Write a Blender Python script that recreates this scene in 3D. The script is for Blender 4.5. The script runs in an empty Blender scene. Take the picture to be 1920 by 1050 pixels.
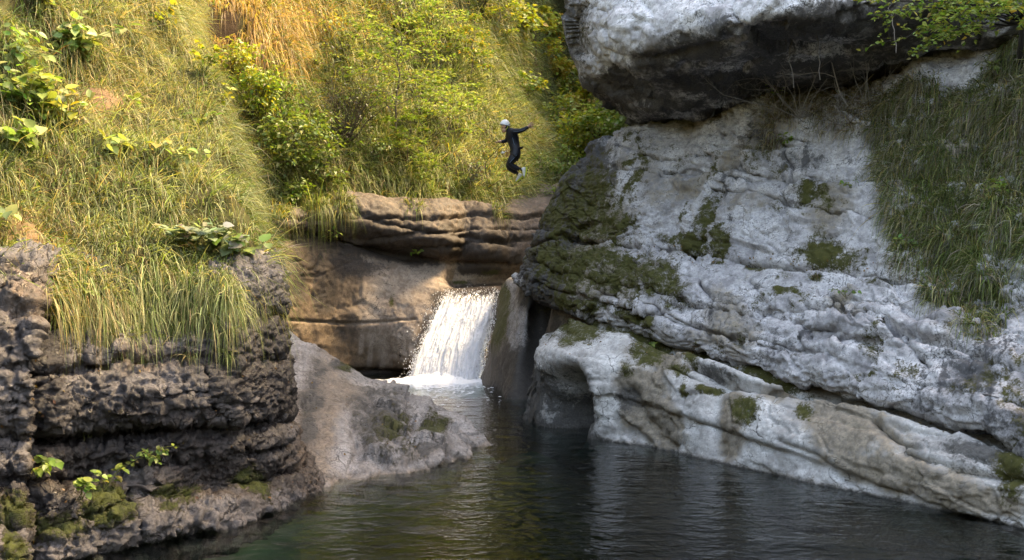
import bpy, math, random
import numpy as np
from mathutils import Vector, Matrix

random.seed(5)
rng = np.random.default_rng(7)
S = bpy.context.scene
COL = S.collection

# ------------------------------------------------------------------ camera, sky, sun, exposure
EYE = 2.33                       # eye height above the pool
FOC = 1844.0                     # focal length in pixels of the 1920 px photograph
cam_d = bpy.data.cameras.new('camera')
cam = bpy.data.objects.new('camera', cam_d)
COL.objects.link(cam)
cam.location = (0, 0, EYE)
cam.rotation_euler = (math.pi / 2, 0, 0)
cam_d.sensor_width = 36.0
cam_d.lens = 36.0 * FOC / 1920.0
cam_d.clip_start = 0.05
cam_d.clip_end = 2000
S.camera = cam

SUN_EL, SUN_AZ = math.radians(52), math.radians(70)     # azimuth clockwise from +Y: over the right rim, a little beyond
world = bpy.data.worlds.new('World')
S.world = world
world.use_nodes = True
wt = world.node_tree
bg = wt.nodes['Background']
sky = wt.nodes.new('ShaderNodeTexSky')
sky.sky_type = 'NISHITA'
sky.sun_disc = False
sky.sun_elevation = SUN_EL
sky.sun_rotation = SUN_AZ
sky.air_density = 1.0
sky.dust_density = 2.2
sky.ozone_density = 1.0
wt.links.new(sky.outputs[0], bg.inputs[0])
bg.inputs[1].default_value = 0.15
sun_d = bpy.data.lights.new('sun', 'SUN')
sun_d.energy = 1.75
sun_d.angle = math.radians(12)
sun_d.color = (1.0, 0.86, 0.62)
sun = bpy.data.objects.new('sun', sun_d)
COL.objects.link(sun)
sdir = Vector((math.sin(SUN_AZ) * math.cos(SUN_EL), math.cos(SUN_AZ) * math.cos(SUN_EL), math.sin(SUN_EL)))
sun.rotation_euler = (-sdir).to_track_quat('-Z', 'Y').to_euler()
S.view_settings.view_transform = 'Standard'
S.view_settings.look = 'None'
S.view_settings.exposure = 2.95
S.view_settings.gamma = 1.0
S.view_settings.use_curve_mapping = False
S.cycles.max_bounces = 6
S.cycles.diffuse_bounces = 2
S.cycles.glossy_bounces = 2
S.cycles.transmission_bounces = 6
S.cycles.transparent_max_bounces = 8
S.cycles.caustics_reflective = False
S.cycles.caustics_refractive = False
S.cycles.sample_clamp_indirect = 6.0

# ------------------------------------------------------------------ helpers
def P(px, py, d):
    """The place behind a given image pixel, d metres ahead of the camera."""
    return np.array([(px - 960.0) / FOC * d, d, EYE + (525.0 - py) / FOC * d])

def image_pixels(p):
    """Image pixel coordinates of places from the camera, used to lay out masks."""
    d = np.maximum(p[..., 1], 0.3)
    return 960.0 + FOC * p[..., 0] / d, 525.0 - FOC * (p[..., 2] - EYE) / d

_perm = rng.permutation(256).astype(np.int64)
_perm2 = np.concatenate([_perm, _perm])
_g = rng.normal(size=(256, 3)); _g /= np.linalg.norm(_g, axis=1)[:, None]
_r3 = rng.random((256, 4))

def perlin(p):
    s = p.shape[:-1]
    p = p.reshape(-1, 3)
    i = np.floor(p).astype(np.int64); f = p - i; i &= 255
    u = f * f * f * (f * (f * 6 - 15) + 10)
    out = 0
    for a in (0, 1):
        ha = _perm[(i[:, 0] + a) & 255]
        wa = u[:, 0] if a else 1 - u[:, 0]
        for b in (0, 1):
            hb = _perm2[ha + ((i[:, 1] + b) & 255)]
            wb = u[:, 1] if b else 1 - u[:, 1]
            for c in (0, 1):
                g = _g[_perm2[hb + ((i[:, 2] + c) & 255)]]
                wc = u[:, 2] if c else 1 - u[:, 2]
                out = out + wa * wb * wc * (g[:, 0] * (f[:, 0] - a) + g[:, 1] * (f[:, 1] - b) + g[:, 2] * (f[:, 2] - c))
    return (out * 1.5).reshape(s)

def fbm(p, oct=4, gain=.5, lac=2.03):
    a, t, n = 1.0, 0, 0
    for k in range(oct):
        t = t + a * perlin(p + 17.3 * k); n += a
        p = p * lac; a *= gain
    return t / n

def ridged(p, oct=4, gain=.55, lac=2.1):
    a, t, n = 1.0, 0, 0
    for k in range(oct):
        t = t + a * (1 - 2 * np.abs(perlin(p + 31.7 * k))); n += a
        p = p * lac; a *= gain
    return t / n

def worley(p):
    """(distance to the nearest point, to the second, a random number of the nearest cell, a second random number)"""
    s = p.shape[:-1]
    p = p.reshape(-1, 3)
    i = np.floor(p).astype(np.int64); f = p - i
    n = len(p)
    d1 = np.full(n, 9.0); d2 = np.full(n, 9.0); r = np.zeros(n); r2 = np.zeros(n)
    for a in (-1, 0, 1):
        ha = _perm[(i[:, 0] + a) & 255]
        for b in (-1, 0, 1):
            hb = _perm2[ha + ((i[:, 1] + b) & 255)]
            for c in (-1, 0, 1):
                h = _perm2[hb + ((i[:, 2] + c) & 255)]
                q = _r3[h]
                d = (a + q[:, 0] - f[:, 0]) ** 2 + (b + q[:, 1] - f[:, 1]) ** 2 + (c + q[:, 2] - f[:, 2]) ** 2
                m = d < d1
                d2 = np.where(m, d1, np.minimum(d2, d))
                r = np.where(m, q[:, 3], r); r2 = np.where(m, q[:, 0], r2)
                d1 = np.where(m, d, d1)
    return np.sqrt(d1).reshape(s), np.sqrt(d2).reshape(s), r.reshape(s), r2.reshape(s)

def facet(p, scale, slope=.5):
    """broken faces: every cell is a flat chip with a tilt and a height of its own; (height in metres, closeness to a chip's edge)"""
    s = p.shape[:-1]
    q = p.reshape(-1, 3) * scale
    i = np.floor(q).astype(np.int64); f = q - i
    n = len(q); d1 = np.full(n, 9.0); d2 = np.full(n, 9.0); hh = np.zeros(n, np.int64); o = np.zeros((n, 3))
    for a in (-1, 0, 1):
        ha = _perm[(i[:, 0] + a) & 255]
        for b in (-1, 0, 1):
            hb = _perm2[ha + ((i[:, 1] + b) & 255)]
            for c in (-1, 0, 1):
                h = _perm2[hb + ((i[:, 2] + c) & 255)]
                v = _r3[h][:, :3] + np.array([a, b, c]) - f
                d = (v * v).sum(1)
                m = d < d1
                d2 = np.where(m, d1, np.minimum(d2, d)); d1 = np.where(m, d, d1); hh = np.where(m, h, hh)
                o[m] = v[m]
    t = (o * _g[hh]).sum(1) * slope
    e = np.sqrt(d2) - np.sqrt(d1)
    return ((t + .45 * slope * (_r3[hh][:, 3] - .5)) / scale).reshape(s), e.reshape(s)

def sstep(a, b, x):
    t = np.clip((x - a) / (b - a), 0, 1)
    return t * t * (3 - 2 * t)

def _cr(A, t):
    """Catmull-Rom through the rows of A at parameters t"""
    n = len(A)
    k = np.clip(np.floor(t).astype(int), 0, n - 2); f = (t - k)
    f = f.reshape((-1,) + (1,) * (A.ndim - 1))
    g = lambda j: A[np.clip(j, 0, n - 1)]
    p0, p1, p2, p3 = g(k - 1), g(k), g(k + 1), g(k + 2)
    p0 = np.where((k == 0).reshape(f.shape), 2 * p1 - p2, p0)
    p3 = np.where((k == n - 2).reshape(f.shape), 2 * p2 - p1, p3)
    m1, m2 = .42 * (p2 - p0), .42 * (p3 - p1)
    return (2 * f**3 - 3 * f**2 + 1) * p1 + (f**3 - 2 * f**2 + f) * m1 + (-2 * f**3 + 3 * f**2) * p2 + (f**3 - f**2) * m2

def _params(C, n, axis, mult=None):
    d = np.diff(C, axis=axis)
    mid = (np.take(C, range(C.shape[axis] - 1), axis) + np.take(C, range(1, C.shape[axis]), axis)) / 2
    dist = np.linalg.norm(mid - np.array([0, 0, EYE]), axis=-1)
    w = (np.linalg.norm(d, axis=-1) / np.maximum(dist, 3)).mean(axis=1 - axis)
    if mult is not None: w = w * np.array(mult)
    cum = np.concatenate([[0], np.cumsum(w)])
    return np.interp(np.linspace(0, cum[-1], n), cum, np.arange(len(cum)))

def loft(C, nu, nv, mu=None, mv=None):
    """A smooth skin over a net of places C[u][v]"""
    C = np.array(C, float)
    tu = _params(C, nu, 0, mu); tv = _params(C, nv, 1, mv)
    A = _cr(C, tu)
    return np.swapaxes(_cr(np.swapaxes(A, 0, 1), tv), 0, 1)

def normals(G, ref):
    """grid normals, turned so that they agree with the place REF (array of outward hints or a viewpoint)"""
    du = np.gradient(G, axis=0); dv = np.gradient(G, axis=1)
    N = np.cross(du, dv); N /= np.maximum(np.linalg.norm(N, axis=-1), 1e-9)[..., None]
    return N * ref

def gsmooth(A, k):
    for _ in range(k):
        B = A.copy()
        B[1:-1] = (A[:-2] + 2 * A[1:-1] + A[2:]) / 4; A = B
        B = A.copy()
        B[:, 1:-1] = (A[:, :-2] + 2 * A[:, 1:-1] + A[:, 2:]) / 4; A = B
    return A

def mesh_from(name, V, Fs, mat=None, smooth=True, attrs=None, parent=None, link=True):
    """V (n,3); Fs list of (m,k) index arrays, one ngon size each"""
    me = bpy.data.meshes.new(name)
    V = np.asarray(V, np.float32)
    Fs = [np.asarray(f, np.int32) for f in Fs if len(f)]
    me.vertices.add(len(V)); me.vertices.foreach_set('co', V.ravel())
    nl = sum(f.size for f in Fs); npoly = sum(len(f) for f in Fs)
    me.loops.add(nl); me.polygons.add(npoly)
    me.loops.foreach_set('vertex_index', np.concatenate([f.ravel() for f in Fs]))
    st, o = [], 0
    for f in Fs:
        st.append(o + np.arange(len(f)) * f.shape[1]); o += f.size
    me.polygons.foreach_set('loop_start', np.concatenate(st).astype(np.int32))
    me.polygons.foreach_set('use_smooth', np.full(npoly, smooth))
    for k, a in (attrs or {}).items():
        a = np.asarray(a, np.float32)
        if a.ndim == 1:
            me.attributes.new(k, 'FLOAT', 'POINT').data.foreach_set('value', a)
        else:
            if a.shape[1] == 3: a = np.concatenate([a, np.ones((len(a), 1), np.float32)], 1)
            me.attributes.new(k, 'FLOAT_COLOR', 'POINT').data.foreach_set('color', a.ravel())
    me.update(calc_edges=True)
    if mat: me.materials.append(mat)
    o = bpy.data.objects.new(name, me)
    if link: COL.objects.link(o)
    if parent: o.parent = parent
    return o

def grid_faces(nu, nv, wrap_v=False):
    i = np.arange(nu - 1)[:, None]; j = np.arange(nv if wrap_v else nv - 1)[None]
    j2 = (j + 1) % nv
    return np.stack([i * nv + j, (i + 1) * nv + j, (i + 1) * nv + j2, i * nv + j2], -1).reshape(-1, 4)

def tag(o, label=None, cat=None, group=None, kind=None):
    for k, v in (('label', label), ('category', cat), ('group', group), ('kind', kind)):
        if v: o[k] = v
    return o

def empty(name, loc):
    o = bpy.data.objects.new(name, None)
    COL.objects.link(o); o.location = tuple(loc); o.empty_display_size = .1
    return o

class MB:
    """collects tubes, blobs and leaves, then links them as one mesh"""
    def __init__(s): s.v = []; s.f = {3: [], 4: []}; s.n = 0; s.c = []
    def add(s, V, F3=None, F4=None, col=(1, 1, 1)):
        V = np.asarray(V, float)
        if F3 is not None and len(F3): s.f[3].append(np.asarray(F3) + s.n)
        if F4 is not None and len(F4): s.f[4].append(np.asarray(F4) + s.n)
        col = np.asarray(col, float)
        s.c.append(np.broadcast_to(col, (len(V), 3)) if col.ndim == 1 else col)
        s.v.append(V); s.n += len(V)
    def tube(s, pts, rad, sides=5, col=(1, 1, 1)):
        pts = np.asarray(pts, float); n = len(pts)
        rad = np.broadcast_to(np.asarray(rad, float), (n,))
        T = np.gradient(pts, axis=0); T /= np.maximum(np.linalg.norm(T, axis=1), 1e-9)[:, None]
        ref = np.array([.31, .87, .38]) if abs(T[0] @ np.array([.31, .87, .38])) < .9 else np.array([1., 0, 0])
        A = np.cross(T, ref); A /= np.linalg.norm(A, axis=1)[:, None]
        B = np.cross(T, A)
        th = np.arange(sides) / sides * 2 * np.pi
        V = pts[:, None] + rad[:, None, None] * (A[:, None] * np.cos(th)[None, :, None] + B[:, None] * np.sin(th)[None, :, None])
        s.add(V.reshape(-1, 3), None, grid_faces(n, sides, True), col)
    def ball(s, c, r, nu=8, nv=6, col=(1, 1, 1), R=None):
        th = np.linspace(0, np.pi, nv + 1); ph = np.arange(nu) / nu * 2 * np.pi
        V = np.stack([np.sin(th)[:, None] * np.cos(ph), np.sin(th)[:, None] * np.sin(ph), np.cos(th)[:, None] + 0 * ph], -1) * np.asarray(r, float)
        if R is not None: V = V @ np.asarray(R).T
        s.add(V.reshape(-1, 3) + np.asarray(c), None, grid_faces(nv + 1, nu, True), col)
    def build(s, name, mat, parent=None, origin=(0, 0, 0), smooth=True):
        V = np.concatenate(s.v) - np.asarray(origin)
        F = [np.concatenate(x) for x in (s.f[3], s.f[4]) if x]
        return mesh_from(name, V, F, mat, smooth, {'col': np.concatenate(s.c)}, parent)

# ------------------------------------------------------------------ materials
class NT:
    def __init__(s, name):
        s.m = bpy.data.materials.new(name); s.m.use_nodes = True
        s.t = s.m.node_tree; s.t.nodes.clear()
        s.out = s.t.nodes.new('ShaderNodeOutputMaterial')
    def n(s, typ, **kw):
        nd = s.t.nodes.new('ShaderNode' + typ)
        ins = kw.pop('ins', {})
        for k, v in kw.items(): setattr(nd, k, v)
        for k, v in ins.items(): s.set(nd, k, v)
        return nd
    def set(s, nd, k, v):
        sk = nd.inputs[k]
        if isinstance(v, bpy.types.NodeSocket): s.t.links.new(v, sk)
        else:
            if isinstance(v, tuple) and len(v) == 3 and sk.type == 'RGBA': v = v + (1,)
            sk.default_value = v
    def attr(s, name): return s.n('Attribute', attribute_name=name)
    def noise(s, vec, scale, detail=4, rough=.55, dist=0.0):
        return s.n('TexNoise', ins={'Vector': vec, 'Scale': scale, 'Detail': detail, 'Roughness': rough, 'Distortion': dist}).outputs['Fac']
    def ramp(s, fac, a, b, lo=0.0, hi=1.0):
        return s.n('MapRange', clamp=True, ins={'Value': fac, 'From Min': a, 'From Max': b, 'To Min': lo, 'To Max': hi}).outputs[0]
    def mix(s, fac, a, b, blend='MIX'):
        nd = s.n('Mix', data_type='RGBA', blend_type=blend, clamp_factor=True)
        for k, v in ((0, fac), (6, a), (7, b)):
            if isinstance(v, bpy.types.NodeSocket): s.t.links.new(v, nd.inputs[k])
            else: nd.inputs[k].default_value = (v + (1,)) if isinstance(v, tuple) and len(v) == 3 else v
        return nd.outputs[2]
    def math(s, op, a, b=0.0, clamp=False):
        nd = s.n('Math', operation=op, use_clamp=clamp)
        for k, v in ((0, a), (1, b)):
            if isinstance(v, bpy.types.NodeSocket): s.t.links.new(v, nd.inputs[k])
            else: nd.inputs[k].default_value = v
        return nd.outputs[0]
    def link(s, a, b): s.t.links.new(a, b)

def rock_mat(name, pale, mid, patina, brown, moss_a=(.040, .042, .012), moss_b=(.088, .084, .022), rough=.85, wet=0.0, patina_amt=.5, scale=1.0, bump=.5):
    """layered stone: pale/mid mottling, dark film of lichen and painted shade, brown seep stains and moss, each from its own vertex mask broken up by noise"""
    k = NT(name)
    co = k.n('TexCoord').outputs['Object']
    n1 = k.noise(co, 1.7 * scale, 8, .68)
    n2 = k.noise(co, 9 * scale, 8, .7)
    n3 = k.noise(co, 38 * scale, 6, .7)
    vor = k.n('TexVoronoi', ins={'Vector': co, 'Scale': 26 * scale}).outputs['Distance']
    m = k.math('ADD', k.math('MULTIPLY', n1, .55), k.math('MULTIPLY', n2, .45))
    base = k.mix(k.ramp(m, .42, .57), mid, pale)
    base = k.mix(k.ramp(n3, .48, .66, .0, .4), base, mid)
    base = k.mix(k.ramp(k.noise(co, 75 * scale, 4, .7),   .56, .68, 0, .5), base, tuple(c * .5 for c in mid))
    base = k.mix(k.ramp(n2, .62, .74, 0, .55), base, tuple(min(1, c * 1.25) for c in pale))
    wc = k.n('VectorMath', operation='ADD', ins={0: co, 1: k.n('VectorMath', operation='SCALE', ins={0: k.n('TexNoise', ins={'Vector': co, 'Scale': 2.2 * scale, 'Detail': 4}).outputs['Color'], 'Scale': .55}).outputs[0]}).outputs[0]
    wc = k.n('Mapping', ins={'Vector': wc, 'Scale': (1, 1, 2.2)}).outputs[0]
    ce = k.n('TexVoronoi', feature='DISTANCE_TO_EDGE', ins={'Vector': wc, 'Scale': 2.1 * scale}).outputs['Distance']
    ck = k.math('MULTIPLY', k.ramp(ce, .004, .018, 1, 0), k.ramp(n1, .47, .56))
    ce2 = k.n('TexVoronoi', feature='DISTANCE_TO_EDGE', ins={'Vector': wc, 'Scale': 6.5 * scale}).outputs['Distance']
    ck = k.math('MAXIMUM', ck, k.math('MULTIPLY', k.ramp(ce2, .006, .03, .8, 0), k.ramp(n2, .52, .6)))
    base = k.mix(k.math('MULTIPLY', ck, .8), base, patina)
    # brown
    br = k.math('ADD', k.attr('brown').outputs['Fac'], k.math('MULTIPLY', k.math('SUBTRACT', n2, .5), 1.0))
    bcol = k.mix(k.ramp(n2, .35, .65), tuple(c * .55 for c in brown), tuple(c * 1.5 for c in brown))
    bcol = k.mix(k.ramp(n3, .52, .66, 0, .45), bcol, tuple(c * .55 for c in mid))
    base = k.mix(k.ramp(br, .32, .85, 0, .88), base, bcol)
    # dark film
    dk = k.math('ADD', k.attr('dark').outputs['Fac'], k.math('ADD', k.math('MULTIPLY', k.math('SUBTRACT', n2, .5), 1.5), k.math('MULTIPLY', k.math('SUBTRACT', n3, .5), .7)))
    dcol = k.mix(k.ramp(n3, .46, .70), patina, tuple(c * .42 for c in mid))
    base = k.mix(k.ramp(dk, .40, .72, 0, .92), base, dcol)
    # specks of lichen everywhere
    sp = k.math('ADD', n3, k.math('MULTIPLY', n1, .7))
    base = k.mix(k.ramp(sp, .93, 1.06, 0, patina_amt), base, patina)
    ms = k.math('ADD', k.attr('moss').outputs['Fac'], k.math('ADD', k.math('MULTIPLY', k.math('SUBTRACT', n2, .5), 2.0), k.math('MULTIPLY', k.math('SUBTRACT', n3, .5), 1.5)))
    base = k.mix(k.ramp(ms, .25, .6, 0, .6), base, tuple(c * .6 for c in brown))
    mf = k.ramp(ms, .40, .74)
    mossc = k.mix(k.ramp(k.noise(co, 14 * scale, 5, .7), .3, .7), moss_a, moss_b)
    base = k.mix(mf, base, mossc)
    bs = k.n('BsdfPrincipled')
    k.set(bs, 'Base Color', base)
    r = k.math('SUBTRACT', rough, k.math('MULTIPLY', k.ramp(n2, .4, .65), wet))
    if wet: r = k.math('MAXIMUM', r, k.math('MULTIPLY', mf, .9))
    k.set(bs, 'Roughness', r)
    k.set(bs, 'Specular IOR Level', .45 if wet else .25)
    h = k.math('ADD', k.math('MULTIPLY', n3, .5), k.math('ADD', k.math('MULTIPLY', vor, .25), k.math('MULTIPLY', k.noise(co, 110 * scale, 5, .7), .25)))
    h = k.math('ADD', h, k.math('MULTIPLY', mf, k.math('MULTIPLY', k.noise(co, 160, 3, .6), .8)))
    h = k.math('SUBTRACT', h, k.math('MULTIPLY', ck, .5))
    k.set(bs, 'Normal', k.n('Bump', ins={'Strength': bump, 'Distance': .035 / scale, 'Height': h}).outputs[0])
    k.link(bs.outputs[0], k.out.inputs[0])
    return k.m

def leaf_mat(name, trans=.4, rough=.5, spec=.3):
    k = NT(name)
    c = k.attr('col').outputs['Color']
    co = k.n('TexCoord').outputs['Object']
    c = k.mix(k.ramp(k.noise(co, 30, 2), .3, .7, 0, .25), c, k.mix(1.0, c, (.6, .62, .5), 'MULTIPLY'))
    bs = k.n('BsdfPrincipled', ins={'Base Color': c, 'Roughness': rough, 'Specular IOR Level': spec})
    tr = k.n('BsdfTranslucent', ins={'Color': k.mix(1.0, c, (1.1, 1.15, .62), 'MULTIPLY')})
    mx = k.n('MixShader', ins={0: trans})
    k.link(bs.outputs[0], mx.inputs[1]); k.link(tr.outputs[0], mx.inputs[2]); k.link(mx.outputs[0], k.out.inputs[0])
    return k.m

def plain_mat(name, col, rough=.6, spec=.3, metal=0, var=.3, scale=20, bump=0.0):
    k = NT(name)
    co = k.n('TexCoord').outputs['Object']
    n = k.noise(co, scale, 5, .6)
    c = k.mix(n, tuple(x * (1 - var) for x in col), tuple(min(1, x * (1 + var)) for x in col))
    bs = k.n('BsdfPrincipled', ins={'Base Color': c, 'Roughness': rough, 'Specular IOR Level': spec, 'Metallic': metal})
    if bump: k.set(bs, 'Normal', k.n('Bump', ins={'Strength': bump, 'Distance': .02, 'Height': n}).outputs[0])
    k.link(bs.outputs[0], k.out.inputs[0])
    return k.m

def col_mat(name, rough=.8, spec=.2):
    k = NT(name)
    co = k.n('TexCoord').outputs['Object']
    c = k.mix(k.ramp(k.noise(co, 45, 4), .3, .7, 0, .6), k.attr('col').outputs['Color'], k.mix(1.0, k.attr('col').outputs['Color'], (.45, .45, .45), 'MULTIPLY'))
    bs = k.n('BsdfPrincipled', ins={'Base Color': c, 'Roughness': rough, 'Specular IOR Level': spec})
    k.link(bs.outputs[0], k.out.inputs[0])
    return k.m
S.view_settings.use_white_balance = True
S.view_settings.white_balance_temperature = 9100
# ------------------------------------------------------------------ rock
def layers(s, bounds, seed, amp=.08, bulge=.05, crack=.12, cw=.03, mod=1.0):
    """bedding: each bed stands out by its own amount, is rounded, and a recessed joint parts it from the next"""
    r = np.random.default_rng(seed)
    b = np.array(bounds); off = r.uniform(-1, 1, len(b) + 1)
    i = np.searchsorted(b, s)
    bb = np.concatenate([[b[0] - 1], b, [b[-1] + 1]])
    lo, hi = bb[i], bb[i + 1]
    x = np.clip((s - lo) / (hi - lo), 0, 1)
    dist = np.minimum(np.abs(s - lo), np.abs(s - hi))
    blend = sstep(0, .025, dist)
    return amp * off[i] * blend + bulge * (1 - (2 * x - 1) ** 4) - crack * np.exp(-(dist / cw) ** 2) * mod

def blobs(px, py, L, nz=None, k=.5):
    """soft union of patches (cx, cy, rx, ry, tilt in degrees, weight) roughened by a noise"""
    m = np.full(px.shape, -1.0)
    for b in L:
        cx, cy, rx, ry = b[:4]; a = math.radians(b[4] if len(b) > 4 else 0); w = b[5] if len(b) > 5 else 1.0
        X = (px - cx) * math.cos(a) + (py - cy) * math.sin(a); Y = -(px - cx) * math.sin(a) + (py - cy) * math.cos(a)
        m = np.maximum(m, w * (1.5 - np.sqrt((X / rx) ** 2 + (Y / ry) ** 2)))
    if nz is not None: m = m + k * nz
    return np.clip(m, 0, .85)

def line_dist(px, py, L):
    d = np.full(px.shape, 1e9)
    for (x0, y0), (x1, y1) in zip(L[:-1], L[1:]):
        vx, vy = x1 - x0, y1 - y0
        t = np.clip(((px - x0) * vx + (py - y0) * vy) / (vx * vx + vy * vy), 0, 1)
        d = np.minimum(d, np.hypot(px - x0 - t * vx, py - y0 - t * vy))
    return d

def groove(G, px, py, L, width, depth):
    """a joint cut along a line; width in metres at the stone"""
    d = line_dist(px, py, L) * G[..., 1] / FOC
    return -depth * np.exp(-(d / width) ** 2)

def terrace(s, T, ph, cutw=.16):
    f = s / T + ph
    f = f - np.floor(f)
    return np.where(f < cutw, f / cutw, 1 - (f - cutw) / (1 - cutw))

ROCK = {}
def rock(name, C, nu, nv, sign, macro, masks, mat, micro=1.0, mu=None, mv=None, smooth_n=2, caps=False, pebbly=0.0, chips=1.0, terr=1.0, facs=1.0, cap=False):
    G = loft(C, nu, nv, mu, mv)
    fade = (sstep(.07, .24, np.linspace(0, 1, nu)) if cap else np.ones(nu))[:, None]
    N = gsmooth(normals(G, sign), 6)
    px, py = image_pixels(G)
    G1 = G + N * (fade * macro(G, px, py))[..., None]
    N1 = gsmooth(normals(G1, sign), smooth_n)
    N1 /= np.maximum(np.linalg.norm(N1, axis=-1), 1e-6)[..., None]
    q = G1 + .12 * np.stack([fbm(G1 * 1.6 + s, 2) for s in (0, 40, 80)], -1)
    tilt = q[..., 2] + .12 * (q[..., 0] * .585 - q[..., 1] * .81)
    qs = np.stack([q[..., 0], q[..., 1], tilt * 1.9], -1)
    A1, e1 = facet(qs, 1.25, .13 * facs); A2, e2 = facet(qs + .03 * fbm(q * 6, 2)[..., None], 3.3, .20 * facs); A3, e3 = facet(qs + 5, 8.5, .32 * facs)
    m2 = sstep(-.3, .2, fbm(q * .9 + 51, 3)); m3 = sstep(-.3, .25, fbm(q * 1.7 + 57, 3))
    h = A1 + A2 * (.35 + .65 * m2) + A3 * (.3 + .7 * m3) * chips
    calm = (.3 + .7 * sstep(-.22, .28, fbm(q * .7 + 91, 3)))
    h = h * calm
    h -= .05 * np.exp(-(e1 / .035) ** 2) * sstep(0, .3, fbm(q * .9, 2)) + chips * .018 * np.exp(-(e2 / .05) ** 2) * m2
    h += .035 * (ridged(q * 1.3, 4, .6) - .3) + .010 * ridged(qs * 5.5, 3)
    a1 = sstep(-.25, .25, fbm(q * .8 + 61, 3)); a2 = sstep(-.2, .2, fbm(q * 1.5 + 71, 3))
    h += calm * terr * (.09 * a1 * (terrace(tilt, .34, 1.1 * fbm(q * .9 + 7, 4)) - .4)
                 + .05 * a2 * (terrace(tilt, .15, 1.4 * fbm(q * 1.8 + 17, 4)) - .4)
                 + .022 * (terrace(tilt, .065, 1.6 * fbm(q * 3.5 + 27, 3), .22) - .4))
    pit = sstep(.18, .42, fbm(q * 5.5 + 33, 3)) * sstep(-.1, .2, fbm(q * 1.1 + 44, 2))
    h -= chips * .035 * pit
    h += chips * .014 * calm * ridged(q * 11 + 3, 3, .6)
    if pebbly:
        p1, p2, t1, t2 = worley(q * 11 + 3)
        h += pebbly * (.022 * np.sqrt(np.clip(.55 - p1 * p1, 0, 1)) * (.4 + t1) + facet(qs, 9, .44)[0] + facet(qs + 3, 20, .52)[0])
    G2 = G1 + N1 * (fade * micro * h)[..., None]
    px, py = image_pixels(G)
    at = masks(G2, px, py, fbm(G2 * 2.2 + 5, 4))
    V = G2.reshape(-1, 3); F = [grid_faces(nu, nv)] if sign > 0 else [grid_faces(nu, nv)[:, ::-1]]
    o = mesh_from(name, V, F, mat, True, {k: v.ravel() for k, v in at.items()})
    ROCK[name] = (G2, N1, at['moss'])
    return o, G2, N1

def off(p, x, y, z): return p + np.array([x, y, z])

# ---- upper cliff: two thick beds leaning back, parted by a mossy ledge
up = [  # crack lip, lower bed mid, ledge, upper mid, crest
    [(960, 523, 21.2), (965, 515, 21.25), (972, 505, 21.3), (979, 496, 21.5), (986, 488, 21.8)],
    [(1003, 553, 19.3), (1002, 512, 19.45), (1008, 470, 19.9), (1020, 440, 20.0), (1032, 405, 20.4)],
    [(1060, 583, 17.5), (1062, 515, 17.75), (1070, 446, 18.6), (1085, 365, 19.1), (1100, 288, 19.9)],
    [(1150, 606, 15.9), (1152, 530, 16.2), (1160, 460, 17.2), (1165, 350, 17.9), (1180, 246, 18.9)],
    [(1260, 643, 14.5), (1262, 550, 14.8), (1270, 466, 16.0), (1285, 345, 16.9), (1300, 222, 17.9)],
    [(1400, 681, 13.1), (1400, 585, 13.5), (1400, 490, 14.6), (1410, 340, 15.5), (1420, 195, 16.5)],
    [(1560, 726, 11.9), (1560, 610, 12.3), (1560, 502, 13.4), (1570, 335, 14.4), (1582, 172, 15.5)],
    [(1750, 776, 10.6), (1748, 650, 11.0), (1745, 535, 12.1), (1752, 330, 13.2), (1772, 116, 14.4)],
    [(1930, 838, 9.5), (1930, 700, 9.9), (1930, 575, 11.0), (1930, 340, 12.1), (1940, 78, 13.2)],
    [(2230, 950, 8.0), (2230, 790, 8.4), (2230, 640, 9.3), (2230, 350, 10.4), (2250, 60, 11.3)],
    [(2700, 1100, 6.2), (2700, 900, 6.5), (2700, 700, 7.3), (2700, 350, 8.3), (2720, 40, 9.2)],
]
C = []
for s in up:
    q = [P(*p) for p in s]
    q = [off(q[0], .9, .75, -.55), off(q[0], .55, .42, -.12)] + q + [off(q[-1], .9, 1.0, .12), off(q[-1], 3.2, 3.4, 1.0), off(q[-1], 5.0, 5.4, 5.5), off(q[-1], 6.5, 7.2, 9.0), off(q[-1], 12, 13, 11)]  # last rows: unseen wall behind the boulder, raised to block the sun
    C.append(q)
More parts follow.
